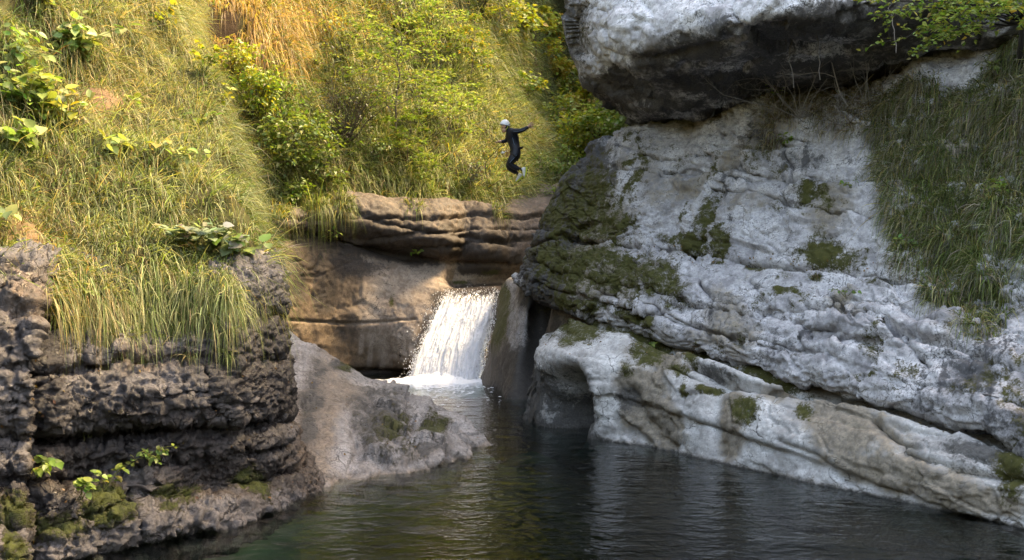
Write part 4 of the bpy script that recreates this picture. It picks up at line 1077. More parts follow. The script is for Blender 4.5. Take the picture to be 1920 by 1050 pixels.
# fringe that hangs over the lip of the wet wall
def w_lip(px, py, c): return np.exp(-((py - np.interp(px, [0, 120, 200, 480], [500, 520, 545, 520])) / 26) ** 2) * sstep(-420, -380, px) * sstep(475, 430, px) * (c[..., 1] < 12)
def c_lip(px, py, n): return palette([('fresh', .6), ('pale', .6), ('olive', .5), ('straw', .22 + .5 * (px < 230)), ('dark', .2), ('orange', .12 * (px < 180))], n)
o = grass_obj('grass', [tufted(BAG, BAN, 1050, 30, w_lip, (.32, .72), .0072, .95, c_lip, .06, .35, .8, .2, lenfun=lambda px, py: np.where(px < 95, .5, 1.0)), tufted(LEG, LEN_, 330, 26, lambda px, py, c: np.exp(-((py - np.interp(px, [0, 120, 200, 480], [490, 520, 560, 540])) / 45) ** 2) * sstep(80, 130, px) * sstep(465, 420, px) * (c[..., 1] < 11), (.25, .6), .007, .95, c_lip, .05, .3, .7, .2)])
o['label'] = 'green grass fringe hanging over the brow of the wet rock wall'

# far slope
def w_hill(px, py, c):
    n = fbm(c * .35 + 13, 3)
    rockface = blobs(px, py, [(425, 50, 42, 66, 0, 1.4)]) + .8 * blobs(px, py, [(470, 330, 12, 70, 10)]) + .5 * blobs(px, py, [(1000, 100, 40, 70, 0)])
    return np.where((px > 380) & (px < 1150), 1, .25) * (.45 + .8 * sstep(-.3, .3, n)) * np.clip(1 - 1.35 * rockface, 0, 1) * sstep(80, 45, c[..., 1]) / np.maximum(c[..., 1] / 25, .7) ** 1.2
def c_hill(px, py, n):
    orange = 1.0 * gz(px, py, [(520, 40, 80, 95, 0), (640, 25, 110, 40, 0, .6)])
    gold = .25 * gz(px, py, [(700, 40, 240, 90), (560, 110, 120, 80), (960, 250, 90, 80), (950, 40, 80, 60)])
    lite = .9 * gz(px, py, [(960, 220, 90, 130, 30), (880, 130, 60, 50), (700, 320, 160, 50), (1000, 330, 60, 60)])
    br = .25 * gz(px, py, [(1010, 285, 30, 20), (480, 330, 30, 80), (640, 330, 60, 40), (900, 300, 60, 30)])
    return palette([('orange', orange), ('gold', gold + .03), ('pale', .45 + lite), ('fresh', .7 + .3 * lite), ('olive', .3), ('straw', .12), ('brown', br + .03), ('dark', .10)], n)
o = grass_obj('grass', [tufted(HIG, HIN, 10500, 16, w_hill, (.40, .95), .020, .65, c_hill, .16, .45, .8, .35, nseg=2),
                        tufted(HIG, HIN, 1800, 14, lambda px, py, c: w_hill(px, py, c) * sstep(36, 28, c[..., 1]), (.5, 1.1), .017, .75, c_hill, .12, .4, .7, .3)])
o['label'] = 'golden green grass on the steep far slope'
# dry curtains over the dark rock face
def w_cur(px, py, c): return blobs(px, py, [(522, 30, 46, 56), (440, 4, 40, 9), (468, 66, 7, 24), (446, 84, 6, 18), (412, 78, 7, 22)]) * (c[..., 1] < 34)
o = grass_obj('grass', [tufted(HIG, HIN, 260, 30, w_cur, (.6, 1.5), .02, 1.15, lambda px, py, n: palette([('orange', 1), ('gold', .5), ('straw', .25), ('brown', .2)], n), .15, .2, .5, .3)])
o['label'] = 'curtains of dry orange grass hanging over the dark far rock face'

# right cliff: dark green and grey tresses
def w_right(px, py, c):
    left = np.interp(py, [60, 130, 150, 200, 330, 400, 480, 540, 600, 640], [1870, 1850, 1650, 1640, 1645, 1655, 1690, 1745, 1790, 1830])
    right = np.interp(py, [480, 540, 600, 640], [2500, 1900, 1880, 1850])
    bare = blobs(px, py, [(1790, 130, 55, 34, -20), (1905, 510, 30, 30, 0), (1700, 120, 60, 24)])
    return (.6 + 1.0 * sstep(-.25, .3, fbm(c * 1.6 + 33, 3))) * sstep(-10, 30, px - left + 55 * fbm(c * 1.5, 3)) * (px < right) * np.clip(1 - 1.4 * bare, 0, 1) * (c[..., 1] < 17) * sstep(660, 600, py)
def c_right(px, py, n):
    gr = .7 * gz(px, py, [(1700, 190, 90, 60), (1660, 300, 40, 120), (1760, 180, 60, 40), (1880, 260, 60, 140)])
    fr = .7 * gz(px, py, [(1830, 510, 60, 80), (1780, 350, 90, 70), (1900, 420, 60, 60)])
    return palette([('dark', .35), ('olive', .7), ('grey', .45 + gr), ('fresh', .5 + fr), ('straw', .25 + .3 * gr), ('pale', .45), ('brown', .08)], n, var=.3)
o = grass_obj('grass', [tufted(UPG, UPN, 6800, 24, w_right, (.18, .46), .0085, .85, c_right, .08, .40, 1.0, .25, lenfun=lambda px, py: .65 + .7 * np.random.default_rng(4).random(len(px)) ** 2)])
o['label'] = 'dark green and grey grass tresses hanging down the limestone cliff'
def w_dry(px, py, c): return (blobs(px, py, [(1470, 205, 44, 36, 0), (1560, 205, 70, 44, 0), (1450, 240, 26, 40, 0, .8), (1620, 195, 40, 34)]) > .5) * 1.0 * (c[..., 1] < 18)
o = grass_obj('grass', [tufted(UPG, UPN, 620, 22, w_dry, (.22, .52), .006, .8, lambda px, py, n: palette([('grey', 1), ('straw', .25), ('brown', .4), ('olive', .25)], n, var=.35), .06, .35, .9, .2)])
o['label'] = 'dry grey grass and dead stalks along the cliff edge beneath the boulder'

# ---- single tussocks
def at(G, N, px, py, dmax=99):
    X, Y = image_pixels(G)
    d = np.abs(X - px) + np.abs(Y - py) + np.where(G[..., 1] > dmax, 1e6, 0) + np.where(G[..., 1] < 1, 1e6, 0) + 1.5 * G[..., 1]
    i = np.unravel_index(np.argmin(d), d.shape)
    return G[i].copy(), N[i].copy()
def tussock(G, N, px, py, label, nb, L, W, pal, droop=.9, spread=.06, up=.5, cat='grass tuft', group=None, seed=0, dmax=99):
    r = np.random.default_rng(1000 + seed + int(px * 3 + py))
    p, nn = at(G, N, px, py, dmax)
    n = nb
    t1 = unit(np.cross(nn, np.array([.3, .5, .8]))); t2 = np.cross(nn, t1)
    a = r.random(n) * 6.283; rr = np.sqrt(r.random(n))
    rd = t1 * np.cos(a)[:, None] + t2 * np.sin(a)[:, None]
    root = p + rd * (rr * spread)[:, None] - nn * .02
    d = unit(nn * .8 + np.array([0, 0, up]) + rd * (.8 * rr)[:, None] + .2 * r.normal(size=(n, 3)))
    v = blades(root, d, L * r.uniform(.5, 1.1, n), np.full(n, W) * r.uniform(.7, 1.3, n), np.clip(droop + .25 * r.normal(size=n), .1, 1.4), palette(pal, n, r), 4, r)
    o = grass_obj('grass_tussock', [v], None, None, p)
    o.location = tuple(p)
    tag(o, label, cat, group)
    return o
G1 = 'tussocks on the wet rock wall'
GP = [('fresh', 1), ('pale', .7), ('olive', .5), ('straw', .4)]
GS = [('straw', 1), ('pale', .6), ('olive', .5), ('brown', .3), ('fresh', .3)]
for i, (x, y, lab, nb, L, pal) in enumerate((
    (190, 560, 'big straw coloured tussock cascading down the wet wall, longest of the fringe', 300, .75, GS),
    (330, 545, 'bright green tussock spilling over the brow beside the brown dead leaf', 240, .55, GP),
    (415, 545, 'green tussock over the brow just below the round coltsfoot leaves', 220, .5, GP),
    (250, 555, 'yellow green tussock next to the big straw coloured one', 200, .55, GP),
    (465, 545, 'small green tussock at the outer corner of the wet wall', 140, .42, GP),
    (300, 632, 'short bluish green tuft under the fringe in the middle of the wet wall', 90, .24, [('olive', 1), ('fresh', .5), ('dark', .4)]),
    (352, 664, 'wispy straw tuft rooted on the bulging bed of the wet wall', 60, .24, GS),
    (425, 662, 'lone green tuft on the bulging bed nearest the wall corner', 80, .27, [('fresh', 1), ('olive', .7), ('pale', .4)]))):
    tussock(LEG if y > 555 else BAG, LEN_ if y > 555 else BAN, x, y, lab, nb, L, .007, pal, .95, .05 + .02 * (nb > 150), group=G1, seed=i, dmax=12)
G2 = 'tufts growing out of the limestone cliff'
for i, (x, y, lab, nb, L, pal, G, N) in enumerate((
    (1830, 480, 'bright green tussock hanging lowest from the cliff grass', 320, .62, [('fresh', 1), ('pale', .25), ('olive', .8), ('dark', .4)], UPG, UPN),
    (1768, 372, 'arching dark green tussock in the middle of the cliff grass', 260, .55, [('dark', 1), ('olive', .8), ('fresh', .4)], UPG, UPN),
    (1715, 165, 'dry grey tussock draped below the bare white rock', 240, .55, [('grey', 1), ('straw', .5), ('olive', .2)], UPG, UPN),
    (1530, 520, 'brownish withered tuft on the white cliff face below a mossy joint', 170, .34, [('brown', .6), ('olive', .8), ('dark', .8), ('grey', .3)], UPG, UPN),
    (1690, 490, 'small green tuft at the edge of the cliff grass beside the ledge', 70, .28, [('fresh', .6), ('olive', 1)], UPG, UPN),
    (1388, 290, 'thin dark tuft in a joint of the upper cliff bed', 40, .16, [('dark', 1), ('olive', .6)], UPG, UPN),
    (1608, 330, 'thin olive tuft under the dry grass on the upper cliff bed', 40, .16, [('olive', 1), ('grey', .4)], UPG, UPN),
    (1244, 640, 'little green tuft sprouting from moss on the rock shelf joint', 45, .20, [('fresh', 1), ('olive', .5)], LOG, LON),
    (1404, 768, 'sparse green tuft on the round moss cushion of the rock shelf', 24, .16, [('fresh', 1), ('olive', .6)], LOG, LON))):
    tussock(G, N, x, y, lab, nb, L, .006, pal, .9, .05, group=G2, seed=50 + i, dmax=18)
for i, (x, y, lab, nb, L) in enumerate((
    (590, 388, 'long green tussock draping over the left end of the thick dark rock bed', 420, 1.2),
    (640, 380, 'second green tussock draping over the thick dark rock bed', 320, .9),
    (520, 400, 'dense tussock above the amber wall next to the earth gully', 220, 1.0),
    (775, 385, 'yellowish tussock between two lumps of the thick dark bed', 120, .7),
    (935, 395, 'pale tussock on the thick dark bed above the waterfall', 130, .7))):
    tussock(WAG, WAN, x, y, lab, nb, L, .016, [('fresh', .8), ('pale', .7), ('olive', .7), ('gold', .3)], .95, .25, group='tussocks over the amber wall', seed=80 + i)

# moss: short fuzz standing on the mossy stone
def moss_on(name, n, dlim, label):
    G, N, M = ROCK[name]
    Mc = (M[:-1, :-1] + M[1:, 1:]) / 2
    def w(px, py, c): return np.where((Mc > .5) & (c[..., 1] < dlim), Mc, 0)
    return tufted(G, N, n, 12, w, (.018, .045), .0055, .3, lambda px, py, k_: np.array([.046, .050, .011]) * (.55 + .9 * np.random.default_rng(8).random((k_, 1))) * (1 + .1 * rng.normal(size=(k_, 3))), .035, .3, 1.0, 0, nseg=1)
sets = [moss_on('rock_wall', 1500, 11, ''), moss_on('rock_shelf', 1700, 18, ''), moss_on('cliff', 5000, 22, ''), moss_on('rock_slab', 500, 16, '')]
o = grass_obj('moss', sets); o['label'] = 'olive moss fuzz on the damp rock'
# ------------------------------------------------------------------ shrubs, trees and leafy plants
m_leaf = leaf_mat('leaf', .42, .42, .4)
m_bark = col_mat('bark', .9, .1)
LP = {'fresh': ((.125, .20, .035), (.24, .30, .065)), 'pale': ((.22, .28, .07), (.40, .43, .16)), 'yellow': ((.28, .29, .04), (.46, .42, .08)), 'dark': ((.060, .095, .026), (.15, .19, .055)),
      'mid': ((.10, .155, .035), (.23, .28, .075)), 'grey': ((.055, .060, .038), (.14, .14, .09)), 'gold': ((.36, .27, .05), (.50, .36, .08)), 'greyleaf': ((.17, .22, .13), (.34, .38, .25)), 'rust': ((.26, .13, .05), (.40, .24, .09))}
def leaf_cols(pal, n, r):
    a, b = LP[pal]; f = r.random((n, 1)) ** 1.2
    return np.clip((np.array(a) * (1 - f) + np.array(b) * f) * (1 + .12 * r.normal(size=(n, 3))), .01, .8)

def leaf_quads(c, nrm, d, size, aspect, cols, fold=.18):
    """folded pointed leaves: 4 triangles-worth in two quads each side of the rib"""
    n = len(c)
    d = unit(d - nrm * (d * nrm).sum(-1, keepdims=True)); s = np.cross(nrm, d)
    L = size[:, None]; w = L * aspect
    V = np.stack([c, c + d * L * .38 + s * w * .5 + nrm * w * fold, c + d * L - nrm * L * .10, c + d * L * .38 - s * w * .5 + nrm * w * fold, c + d * L * .45 - nrm * w * .02], 1)
    b = (np.arange(n) * 5)[:, None]
    F = np.concatenate([b + np.array([0, 1, 4]), b + np.array([1, 2, 4]), b + np.array([2, 3, 4]), b + np.array([3, 0, 4])]) if fold > .1 and n < 900 else None
    if F is None:
        V = V[:, :4]; b = (np.arange(n) * 4)[:, None]
        F = np.concatenate([b + np.array([0, 1, 2]), b + np.array([0, 2, 3])])
        return V.reshape(-1, 3), F, np.repeat(cols, 4, 0)
    return V.reshape(-1, 3), F, np.repeat(cols, 5, 0)

def bez(a, b, up, n=7, r=None, wob=0.0):
    t = np.linspace(0, 1, n)[:, None]
    p = a * (1 - t) + b * t + np.array([0, 0, 1.0]) * up * 4 * t * (1 - t) * .5
    if r is not None and wob: p[1:-1] += r.normal(size=(n - 2, 3)) * wob
    return p

def plant_obj(kind, label, cat, group, base, parts):
    e = empty(kind, base)
    tag(e, label, cat, group)
    for nm, (V, F, Cc), mat in parts:
        mesh_from(nm, V - np.asarray(base), F if isinstance(F, list) else [F], mat, True, {'col': Cc}, e)
    return e

def mb_part(mb): return np.concatenate(mb.v), [np.concatenate(x) for x in (mb.f[3], mb.f[4]) if x], np.concatenate(mb.c)

def spray_tree(kind, label, cat, group, base, h, rad, nbr, leaf, pal, lean=(0, 0, 0), seed=0, bark=(.12, .10, .08), twigs=5, per=9, low=.25, mixpal=None, trunk=.022, flat=.30):
    """slender stem with flat layered sprays"""
    r = np.random.default_rng(seed); base = np.asarray(base, float)
    top = base + np.array([0, 0, h]) + np.array(lean) * h
    T = bez(base - np.array([0, 0, .25]), top, 0, 9, r, .02 * h)
    w = MB(); w.tube(T, np.linspace(trunk * h * .55, .004 * h, 9), 5, bark)
    Lc, Ln, Ld = [], [], []
    for i in range(nbr):
        f = low + (1 - low) * (i + r.random() * .8) / nbr
        az = i * 2.4 + r.normal() * .35
        k_ = f * 8; j = min(int(k_), 7); s0 = T[j] + (T[j + 1] - T[j]) * (k_ - j)
        ln = rad * (1.05 - .65 * abs(f - .45)) * r.uniform(.7, 1.2)
        dirh = np.array([math.cos(az), math.sin(az), 0])
        e = s0 + dirh * ln + np.array([0, 0, ln * r.uniform(-.05, .30)])
        B = bez(s0, e, ln * .22, 7, r, .02 * ln)
        w.tube(B, np.linspace(.007 * h * .55, .0016 * h, 7), 4, bark)
        sd = np.array([-dirh[1], dirh[0], 0])
        segs = [B]
        for q in range(twigs):
            t = .3 + .65 * (q + r.random() * .5) / twigs
            j = min(int(t * 6), 5); a = B[j] + (B[j + 1] - B[j]) * (t * 6 - j)
            sg = 1 if q % 2 else -1
            tl = ln * .5 * (1.1 - t) + .12 * ln
            b_ = a + unit(dirh * .8 + sd * sg * r.uniform(.5, 1) + np.array([0, 0, r.normal() * .12])) * tl
            Tq = bez(a, b_, tl * .1, 4); segs.append(Tq)
            w.tube(Tq, np.linspace(.0022 * h * .6, .001 * h, 4), 3, bark)
        for sgm in segs:
            m = per if sgm is not B else int(per * 1.3)
            t = r.uniform(.15, 1.05, m) * (len(sgm) - 1); j = np.clip(t.astype(int), 0, len(sgm) - 2)
            p = sgm[j] + (sgm[j + 1] - sgm[j]) * (t - j)[:, None]
            ax = unit(sgm[-1] - sgm[0]); sd2 = unit(np.cross(np.array([0, 0, 1.0]), ax))
            sg = np.where(r.random(m) < .5, 1, -1)[:, None]
            Ld.append(unit(ax * .6 + sd2 * sg * r.uniform(.4, 1.1, (m, 1)) + .15 * r.normal(size=(m, 3))))
            Lc.append(p + .25 * leaf * r.normal(size=(m, 3)))
            Ln.append(unit(np.array([0, 0, 1.0]) + flat * r.normal(size=(m, 3))))
    Lc, Ln, Ld = map(np.concatenate, (Lc, Ln, Ld)); n = len(Lc)
    cols = leaf_cols(pal, n, r)
    if mixpal:
        m = r.random(n) < .3; cols[m] = leaf_cols(mixpal, m.sum(), r)
    return plant_obj(kind, label, cat, group, base, [('trunk' if cat == 'tree' else 'stem', mb_part(w), m_bark), ('crown' if cat == 'tree' else 'foliage', leaf_quads(Lc, Ln, Ld, leaf * r.uniform(.6, 1.25, n), .62, cols), m_leaf)])

def bush(kind, label, cat, group, base, h, rad, ncl, nl, leaf, pal, lean=(0, 0, 0), seed=0, bark=(.10, .08, .06), mixpal=None, droop=0.0, aspect=.6, bare=False):
    """many stems ending in leaf clumps spread through an uneven crown"""
    r = np.random.default_rng(seed); base = np.asarray(base, float)
    w = MB(); Lc, Ln, Ld = [], [], []
    cen = base + np.array([0, 0, h * .52]) + np.array(lean) * h
    for i in range(ncl):
        v = unit(r.normal(size=3)); v[2] *= 1.0
        rr = r.uniform(.35, 1.0) ** .6
        c = cen + v * rr * np.array([rad, rad, h * .5]) * r.uniform(.75, 1.15)
        B = bez(base + r.normal(size=3) * .05 * rad, c, rad * .12, 6, r, .03 * rad)
        w.tube(B, np.linspace(.010 * h + .004, .003, 6), 4, bark)
        m = int(nl * r.uniform(.5, 1.4)); cs = rad * r.uniform(.16, .34)
        p = c + r.normal(size=(m, 3)) * cs * np.array([1, 1, .62])
        for q in range(3 if not bare else 7):
            e = c + unit(r.normal(size=3)) * cs * 1.5
            w.tube(bez(B[-2], e, 0, 4, r, .04 * cs), np.linspace(.0045, .0015, 4), 3, bark)
        Lc.append(p)
        Ln.append(unit(unit(p - cen) * .35 + np.array([0, 0, .85]) + .45 * r.normal(size=(m, 3))))
        Ld.append(unit(unit(p - cen) + .8 * r.normal(size=(m, 3)) + np.array([0, 0, -droop])))
    Lc, Ln, Ld = map(np.concatenate, (Lc, Ln, Ld)); n = len(Lc)
    cols = leaf_cols(pal, n, r)
    if mixpal:
        m = r.random(n) < .3; cols[m] = leaf_cols(mixpal, m.sum(), r)
    return plant_obj(kind, label, cat, group, base, [('stem' if cat != 'tree' else 'trunk', mb_part(w), m_bark), ('foliage' if cat != 'tree' else 'crown', leaf_quads(Lc, Ln, Ld, leaf * r.uniform(.55, 1.3, n), aspect, cols), m_leaf)])

def on_hill(px, py, dmax=99):
    return at(HIG, HIN, px, py, dmax)[0]
OUT = (.10, -.18, 0)
GT, GB, GF = 'slender trees on the far slope', 'bushes on the far slope', 'trees deep in the valley'
def px2m(p, n): return n * p[1] / FOC
# (kind of build, foot x, foot y, height px, half width px, density, leaf m, palette, second palette, label)
SH = [
 ('T', 735, 262, 195, 105, 26, .115, 'fresh', 'pale', 'tallest slender tree of the far slope with flat layered pale sprays and a light trunk'),
 ('T', 808, 88, 85, 75, 15, .12, 'pale', 'fresh', 'small tree with flat sprays on a short black trunk high on the far slope'),
 ('T', 840, 262, 105, 70, 16, .11, 'pale', 'fresh', 'low layered tree of pale green sprays just below the tallest slender tree'),
 ('T', 765, 312, 90, 60, 12, .11, 'fresh', 'mid', 'layered green sapling directly under the tallest slender tree'),
 ('T', 680, 150, 120, 60, 12, .11, 'pale', 'grey', 'wispy sapling with sparse pale sprays uphill of the dark grey bush'),
 ('T', 880, 150, 110, 50, 11, .12, 'fresh', 'gold', 'thin sapling on the grass slope above the jumping person'),
 ('T', 620, 175, 90, 40, 9, .10, 'grey', 'pale', 'thin twiggy sapling at the edge of the orange grass'),
 ('T', 930, 70, 90, 46, 10, .13, 'yellow', 'fresh', 'yellowing sapling near the head of the grass slope'),
 ('T', 1000, 130, 110, 44, 12, .20, 'yellow', 'pale', 'bright yellow tree with layered sprays next to the dark boulder'),
 ('B', 650, 268, 125, 88, 34, .075, 'grey', 'dark', 'dark grey twiggy bush in the middle of the far slope'),
 ('B', 545, 320, 105, 62, 26, .13, 'mid', 'dark', 'broad leaved green bush beside the earth gully'),
 ('B', 600, 350, 70, 46, 18, .12, 'dark', 'mid', 'dark green bush at the foot of the slope over the amber wall'),
 ('B', 470, 230, 105, 54, 22, .12, 'fresh', 'yellow', 'yellow green bush above the earth gully'),
 ('B', 520, 215, 75, 44, 16, .11, 'mid', 'fresh', 'leafy bush between the gully and the dark grey bush'),
 ('B', 430, 160, 80, 42, 16, .11, 'yellow', 'fresh', 'bright yellow bush below the dark overhung rock face'),
 ('B', 548, 395, 60, 30, 9, .12, 'fresh', 'mid', 'small bush with hanging leaves at the lip of the amber wall'),
 ('B', 700, 300, 55, 44, 14, .09, 'mid', 'dark', 'low green bush beneath the dark grey bush'),
 ('B', 800, 340, 40, 40, 9, .10, 'fresh', 'pale', 'flat leafy plant patch in the grass over the dark rock bed'),
 ('B', 880, 345, 46, 40, 10, .08, 'grey', 'fresh', 'thin greyish bush in the grass behind the bare dead branch'),
 ('B', 570, 260, 60, 40, 12, .11, 'fresh', 'pale', 'pale leafed bush leaning over the broad leaved green bush'),
 ('B', 760, 40, 60, 54, 12, .11, 'pale', 'grey', 'pale bush at the top of the slope among golden grass'),
 ('B', 590, 60, 50, 46, 8, .10, 'gold', 'fresh', 'golden bush among the orange grass'),
 ('B', 900, 30, 80, 54, 14, .13, 'yellow', 'pale', 'sunlit yellow bush at the slope top beyond the small black trunked tree'),
 ('B', 1062, 345, 70, 34, 16, .11, 'fresh', 'mid', 'fresh green bush hugging the mossy end of the limestone cliff'),
 ('B', 1030, 405, 70, 22, 11, .10, 'fresh', 'mid', 'small leafy bush in the corner where slope and cliff meet'),
 ('B', 1010, 330, 40, 34, 9, .10, 'mid', 'pale', 'low bush on the grass to the side of the jumping person'),
 ('F', 1085, 300, 80, 44, 22, .17, 'yellow', 'fresh', 'yellow green tree growing just over the crest of the mossy cliff'),
 ('F', 1130, 275, 75, 46, 24, .17, 'fresh', 'yellow', 'rounded green tree below the tip of the boulder'),
 ('F', 1168, 262, 52, 40, 20, .17, 'mid', 'fresh', 'dense green tree tucked into the wedge under the boulder'),
 ('F', 1100, 225, 70, 40, 18, .19, 'yellow', 'gold', 'sunlit yellow tree behind the lower edge of the boulder'),
 ('F', 1050, 250, 70, 40, 18, .18, 'pale', 'yellow', 'pale yellow tree in the valley floor behind the person'),
 ('F', 1060, 185, 66, 36, 16, .22, 'yellow', 'fresh', 'yellow tree half way up the valley beside the boulder'),
 ('F', 1035, 160, 70, 34, 14, .25, 'gold', 'yellow', 'golden tree high in the valley'),
 ('F', 1015, 80, 70, 40, 14, .30, 'pale', 'gold', 'pale golden tree at the head of the valley, touching the frame top'),
 ('F', 970, 80, 66, 40, 14, .24, 'yellow', 'pale', 'yellow tree at the shoulder of the grass slope'),
 ('F', 985, 190, 50, 30, 12, .18, 'fresh', 'yellow', 'small green tree on the shoulder below the yellow ones'),
]
for i, (b, px, py, hp, wp, dn, leaf, pal, pal2, lab) in enumerate(SH):
    p = on_hill(px, py); h = px2m(p, hp); w_ = px2m(p, wp)
    if b == 'T': spray_tree('sapling' if hp < 150 else 'hornbeam_tree', lab, 'tree', GT, p, h, w_, dn, leaf, pal, (.10, -.12, 0), 200 + i, (.16, .13, .10) if i != 1 else (.03, .025, .02), mixpal=pal2, per=12, low=.22)
    elif b == 'B': bush('bush', lab, 'bush', GB, p, h, w_, dn, 46, leaf, pal, OUT, 200 + i, mixpal=pal2, bare=(pal == 'grey'))
    else: bush('leafy_tree', lab, 'tree', GF, p, h, w_, dn, 55, leaf, pal, (0, -.1, 0), 200 + i, mixpal=pal2, aspect=.7)

# ---- leafy plants on the near bank
def leafy(label, px, py, n, hgt, leaf, pal, pal2=None, spread=.22, seed=0, G=None, N=None, group='leafy plants on the near bank', kind='leafy_plant', aspect=.75, out=.5, cat='plant', dmax=14, cup=.5):
    r = np.random.default_rng(500 + seed)
    G = BAG if G is None else G; N = BAN if N is None else N
    p, nn = at(G, N, px, py, dmax)
    w = MB(); Lc, Ln, Ld = [], [], []
    for i in range(max(3, n // 7)):
        e = p + nn * hgt * r.uniform(.4, 1.0) * out + np.array([r.normal() * spread, r.normal() * spread * .6, hgt * r.uniform(.2, .9)])
        B = bez(p + r.normal(size=3) * .02, e, .04, 5, r, .008)
        w.tube(B, np.linspace(.0045, .002, 5), 4, (.16, .17, .06))
        m = 7
        t = r.uniform(.35, 1.05, m) * 4; j = np.clip(t.astype(int), 0, 3)
        q = B[j] + (B[j + 1] - B[j]) * (t - j)[:, None]
        dd = unit(r.normal(size=(m, 3)) + nn * .5)
        Lc.append(q + dd * leaf * .3); Ld.append(dd); Ln.append(unit(nn * .6 + np.array([0, 0, .8]) + cup * r.normal(size=(m, 3))))
        for a_, b_ in zip(q, q + dd * leaf * .3): w.tube(np.array([a_, (a_ + b_) / 2, b_]), .0012, 3, (.16, .17, .06))
    Lc, Ln, Ld = map(np.concatenate, (Lc, Ln, Ld)); m = len(Lc)
    cols = leaf_cols(pal, m, r)
    if pal2: mm = r.random(m) < .35; cols[mm] = leaf_cols(pal2, mm.sum(), r)
    # eight-sided leaves with a folded rib
    sz = leaf * r.uniform(.6, 1.2, m)
    d = unit(Ld - Ln * (Ld * Ln).sum(-1, keepdims=True)); s = np.cross(Ln, d)
    prof = [(0, 0, 0), (.12, .36, .06), (.38, .5, .08), (.7, .34, .05), (1, 0, -.12), (.7, -.34, .05), (.38, -.5, .08), (.12, -.36, .06), (.45, 0, 0)]
    V = np.stack([Lc + d * (a * sz)[:, None] + s * (b * aspect * sz)[:, None] + Ln * (c * sz)[:, None] for a, b, c in prof], 1)
    bb = (np.arange(m) * 9)[:, None]
    F = np.concatenate([bb + np.array([k_, (k_ + 1) % 8, 8]) for k_ in range(8)])
    return plant_obj(kind, label, cat, group, p, [('stem', mb_part(w), m_bark), ('foliage', (V.reshape(-1, 3), F, np.repeat(cols, 9, 0)), m_leaf)])
NB = [
 (25, 120, 70, .45, .11, 'fresh', 'pale', 'lush green leafy plant at the upper corner of the bank'),
 (60, 210, 80, .45, .14, 'fresh', 'pale', 'big leaved plant with bright yellow green and pale leaves amid the bank grass'),
 (130, 95, 80, .5, .13, 'pale', 'mid', 'tall leafy plant with pale leaves over the brown bare hollow of the bank'),
 (165, 120, 46, .4, .14, 'mid', 'pale', 'darker leafy plant beside the tall pale leaved one'),
 (30, 290, 50, .3, .15, 'pale', 'fresh', 'plant of broad whitish leaves low at the edge of the bank'),
 (110, 240, 60, .35, .15, 'pale', 'yellow', 'broad leaved plant with one yellow leaf below the lush green ones'),
 (20, 210, 46, .4, .13, 'dark', 'fresh', 'shady dark leafy plant behind the whitish leaves'),
 (225, 290, 18, .18, .16, 'pale', 'gold', 'few large pale leaves with a yellow one lying on the grass dome'),
 (250, 205, 22, .22, .12, 'fresh', 'pale', 'small leafy plant on the grass slope above the dome'),
 (310, 300, 14, .12, .11, 'pale', None, 'scattered whitish leaves near the crest of the grass dome'),
 (335, 60, 42, .35, .11, 'yellow', 'fresh', 'yellow green leafy plant on the skyline of the bank'),
 (385, 125, 60, .4, .10, 'yellow', 'fresh', 'bright leafy plant hanging over the bank edge before the dark rock face'),
 (420, 200, 50, .35, .09, 'yellow', 'mid', 'yellow green leafy plant lower on the bank edge over the gully'),
 (370, 250, 34, .25, .09, 'fresh', 'pale', 'low leafy herb in the grass near the bank edge'),
 (65, 20, 50, .45, .11, 'mid', 'yellow', 'leafy plant at the very top of the bank in shade'),
 (10, 430, 12, .14, .12, 'pale', 'mid', 'two pale leaves poking from the brown grass low on the bank'),
]
for i, (px, py, n, hg, lf, pal, p2, lab) in enumerate(NB):
    leafy(lab, px, py, n, hg, lf, pal, p2, .22, i)
# coltsfoot: round leaves lying on the brow
for i, (px, py, n, sp, lab) in enumerate((
    (330, 465, 44, .26, 'coltsfoot patch with round grey green leaves on the brow over the wet wall'),
    (450, 480, 64, .28, 'larger coltsfoot patch with overlapping round leaves at the corner of the brow'),
    (388, 472, 50, .24, 'coltsfoot with pale round leaves between the two other patches'))):
    leafy(lab, px, py, n, .16, .135, 'greyleaf' if i != 1 else 'mid', 'greyleaf', sp, 40 + i, aspect=1.05, out=1.0, group='coltsfoot on the brow', kind='coltsfoot', cup=.35)
for i, (px, py, n, hg, lf, pal, asp, lab) in enumerate((
    (140, 560, 16, .12, .095, 'pale', .95, 'small plant with round bluish leaves against the big straw tussock'),
    (165, 825, 30, .22, .085, 'mid', .32, 'herb with narrow pointed leaves standing out from the wet wall'),
    (268, 860, 60, .26, .055, 'mid', .6, 'leafy sprig with many small oval leaves on the wet wall'),
    (150, 935, 20, .16, .085, 'fresh', .85, 'plant with round yellow green leaves growing from the moss cushion'),
    (72, 885, 8, .12, .09, 'fresh', .7, 'pair of pale green leaves above the moss at the wall foot'),
    (195, 915, 12, .13, .075, 'fresh', .8, 'round leaved seedling at the upper edge of the moss cushion'))):
    leafy(lab, px, py, n, hg, lf, pal, None, .12, 60 + i, LEG, LEN_, 'plants rooted in the wet rock wall', aspect=asp, out=1.0, dmax=10.5)
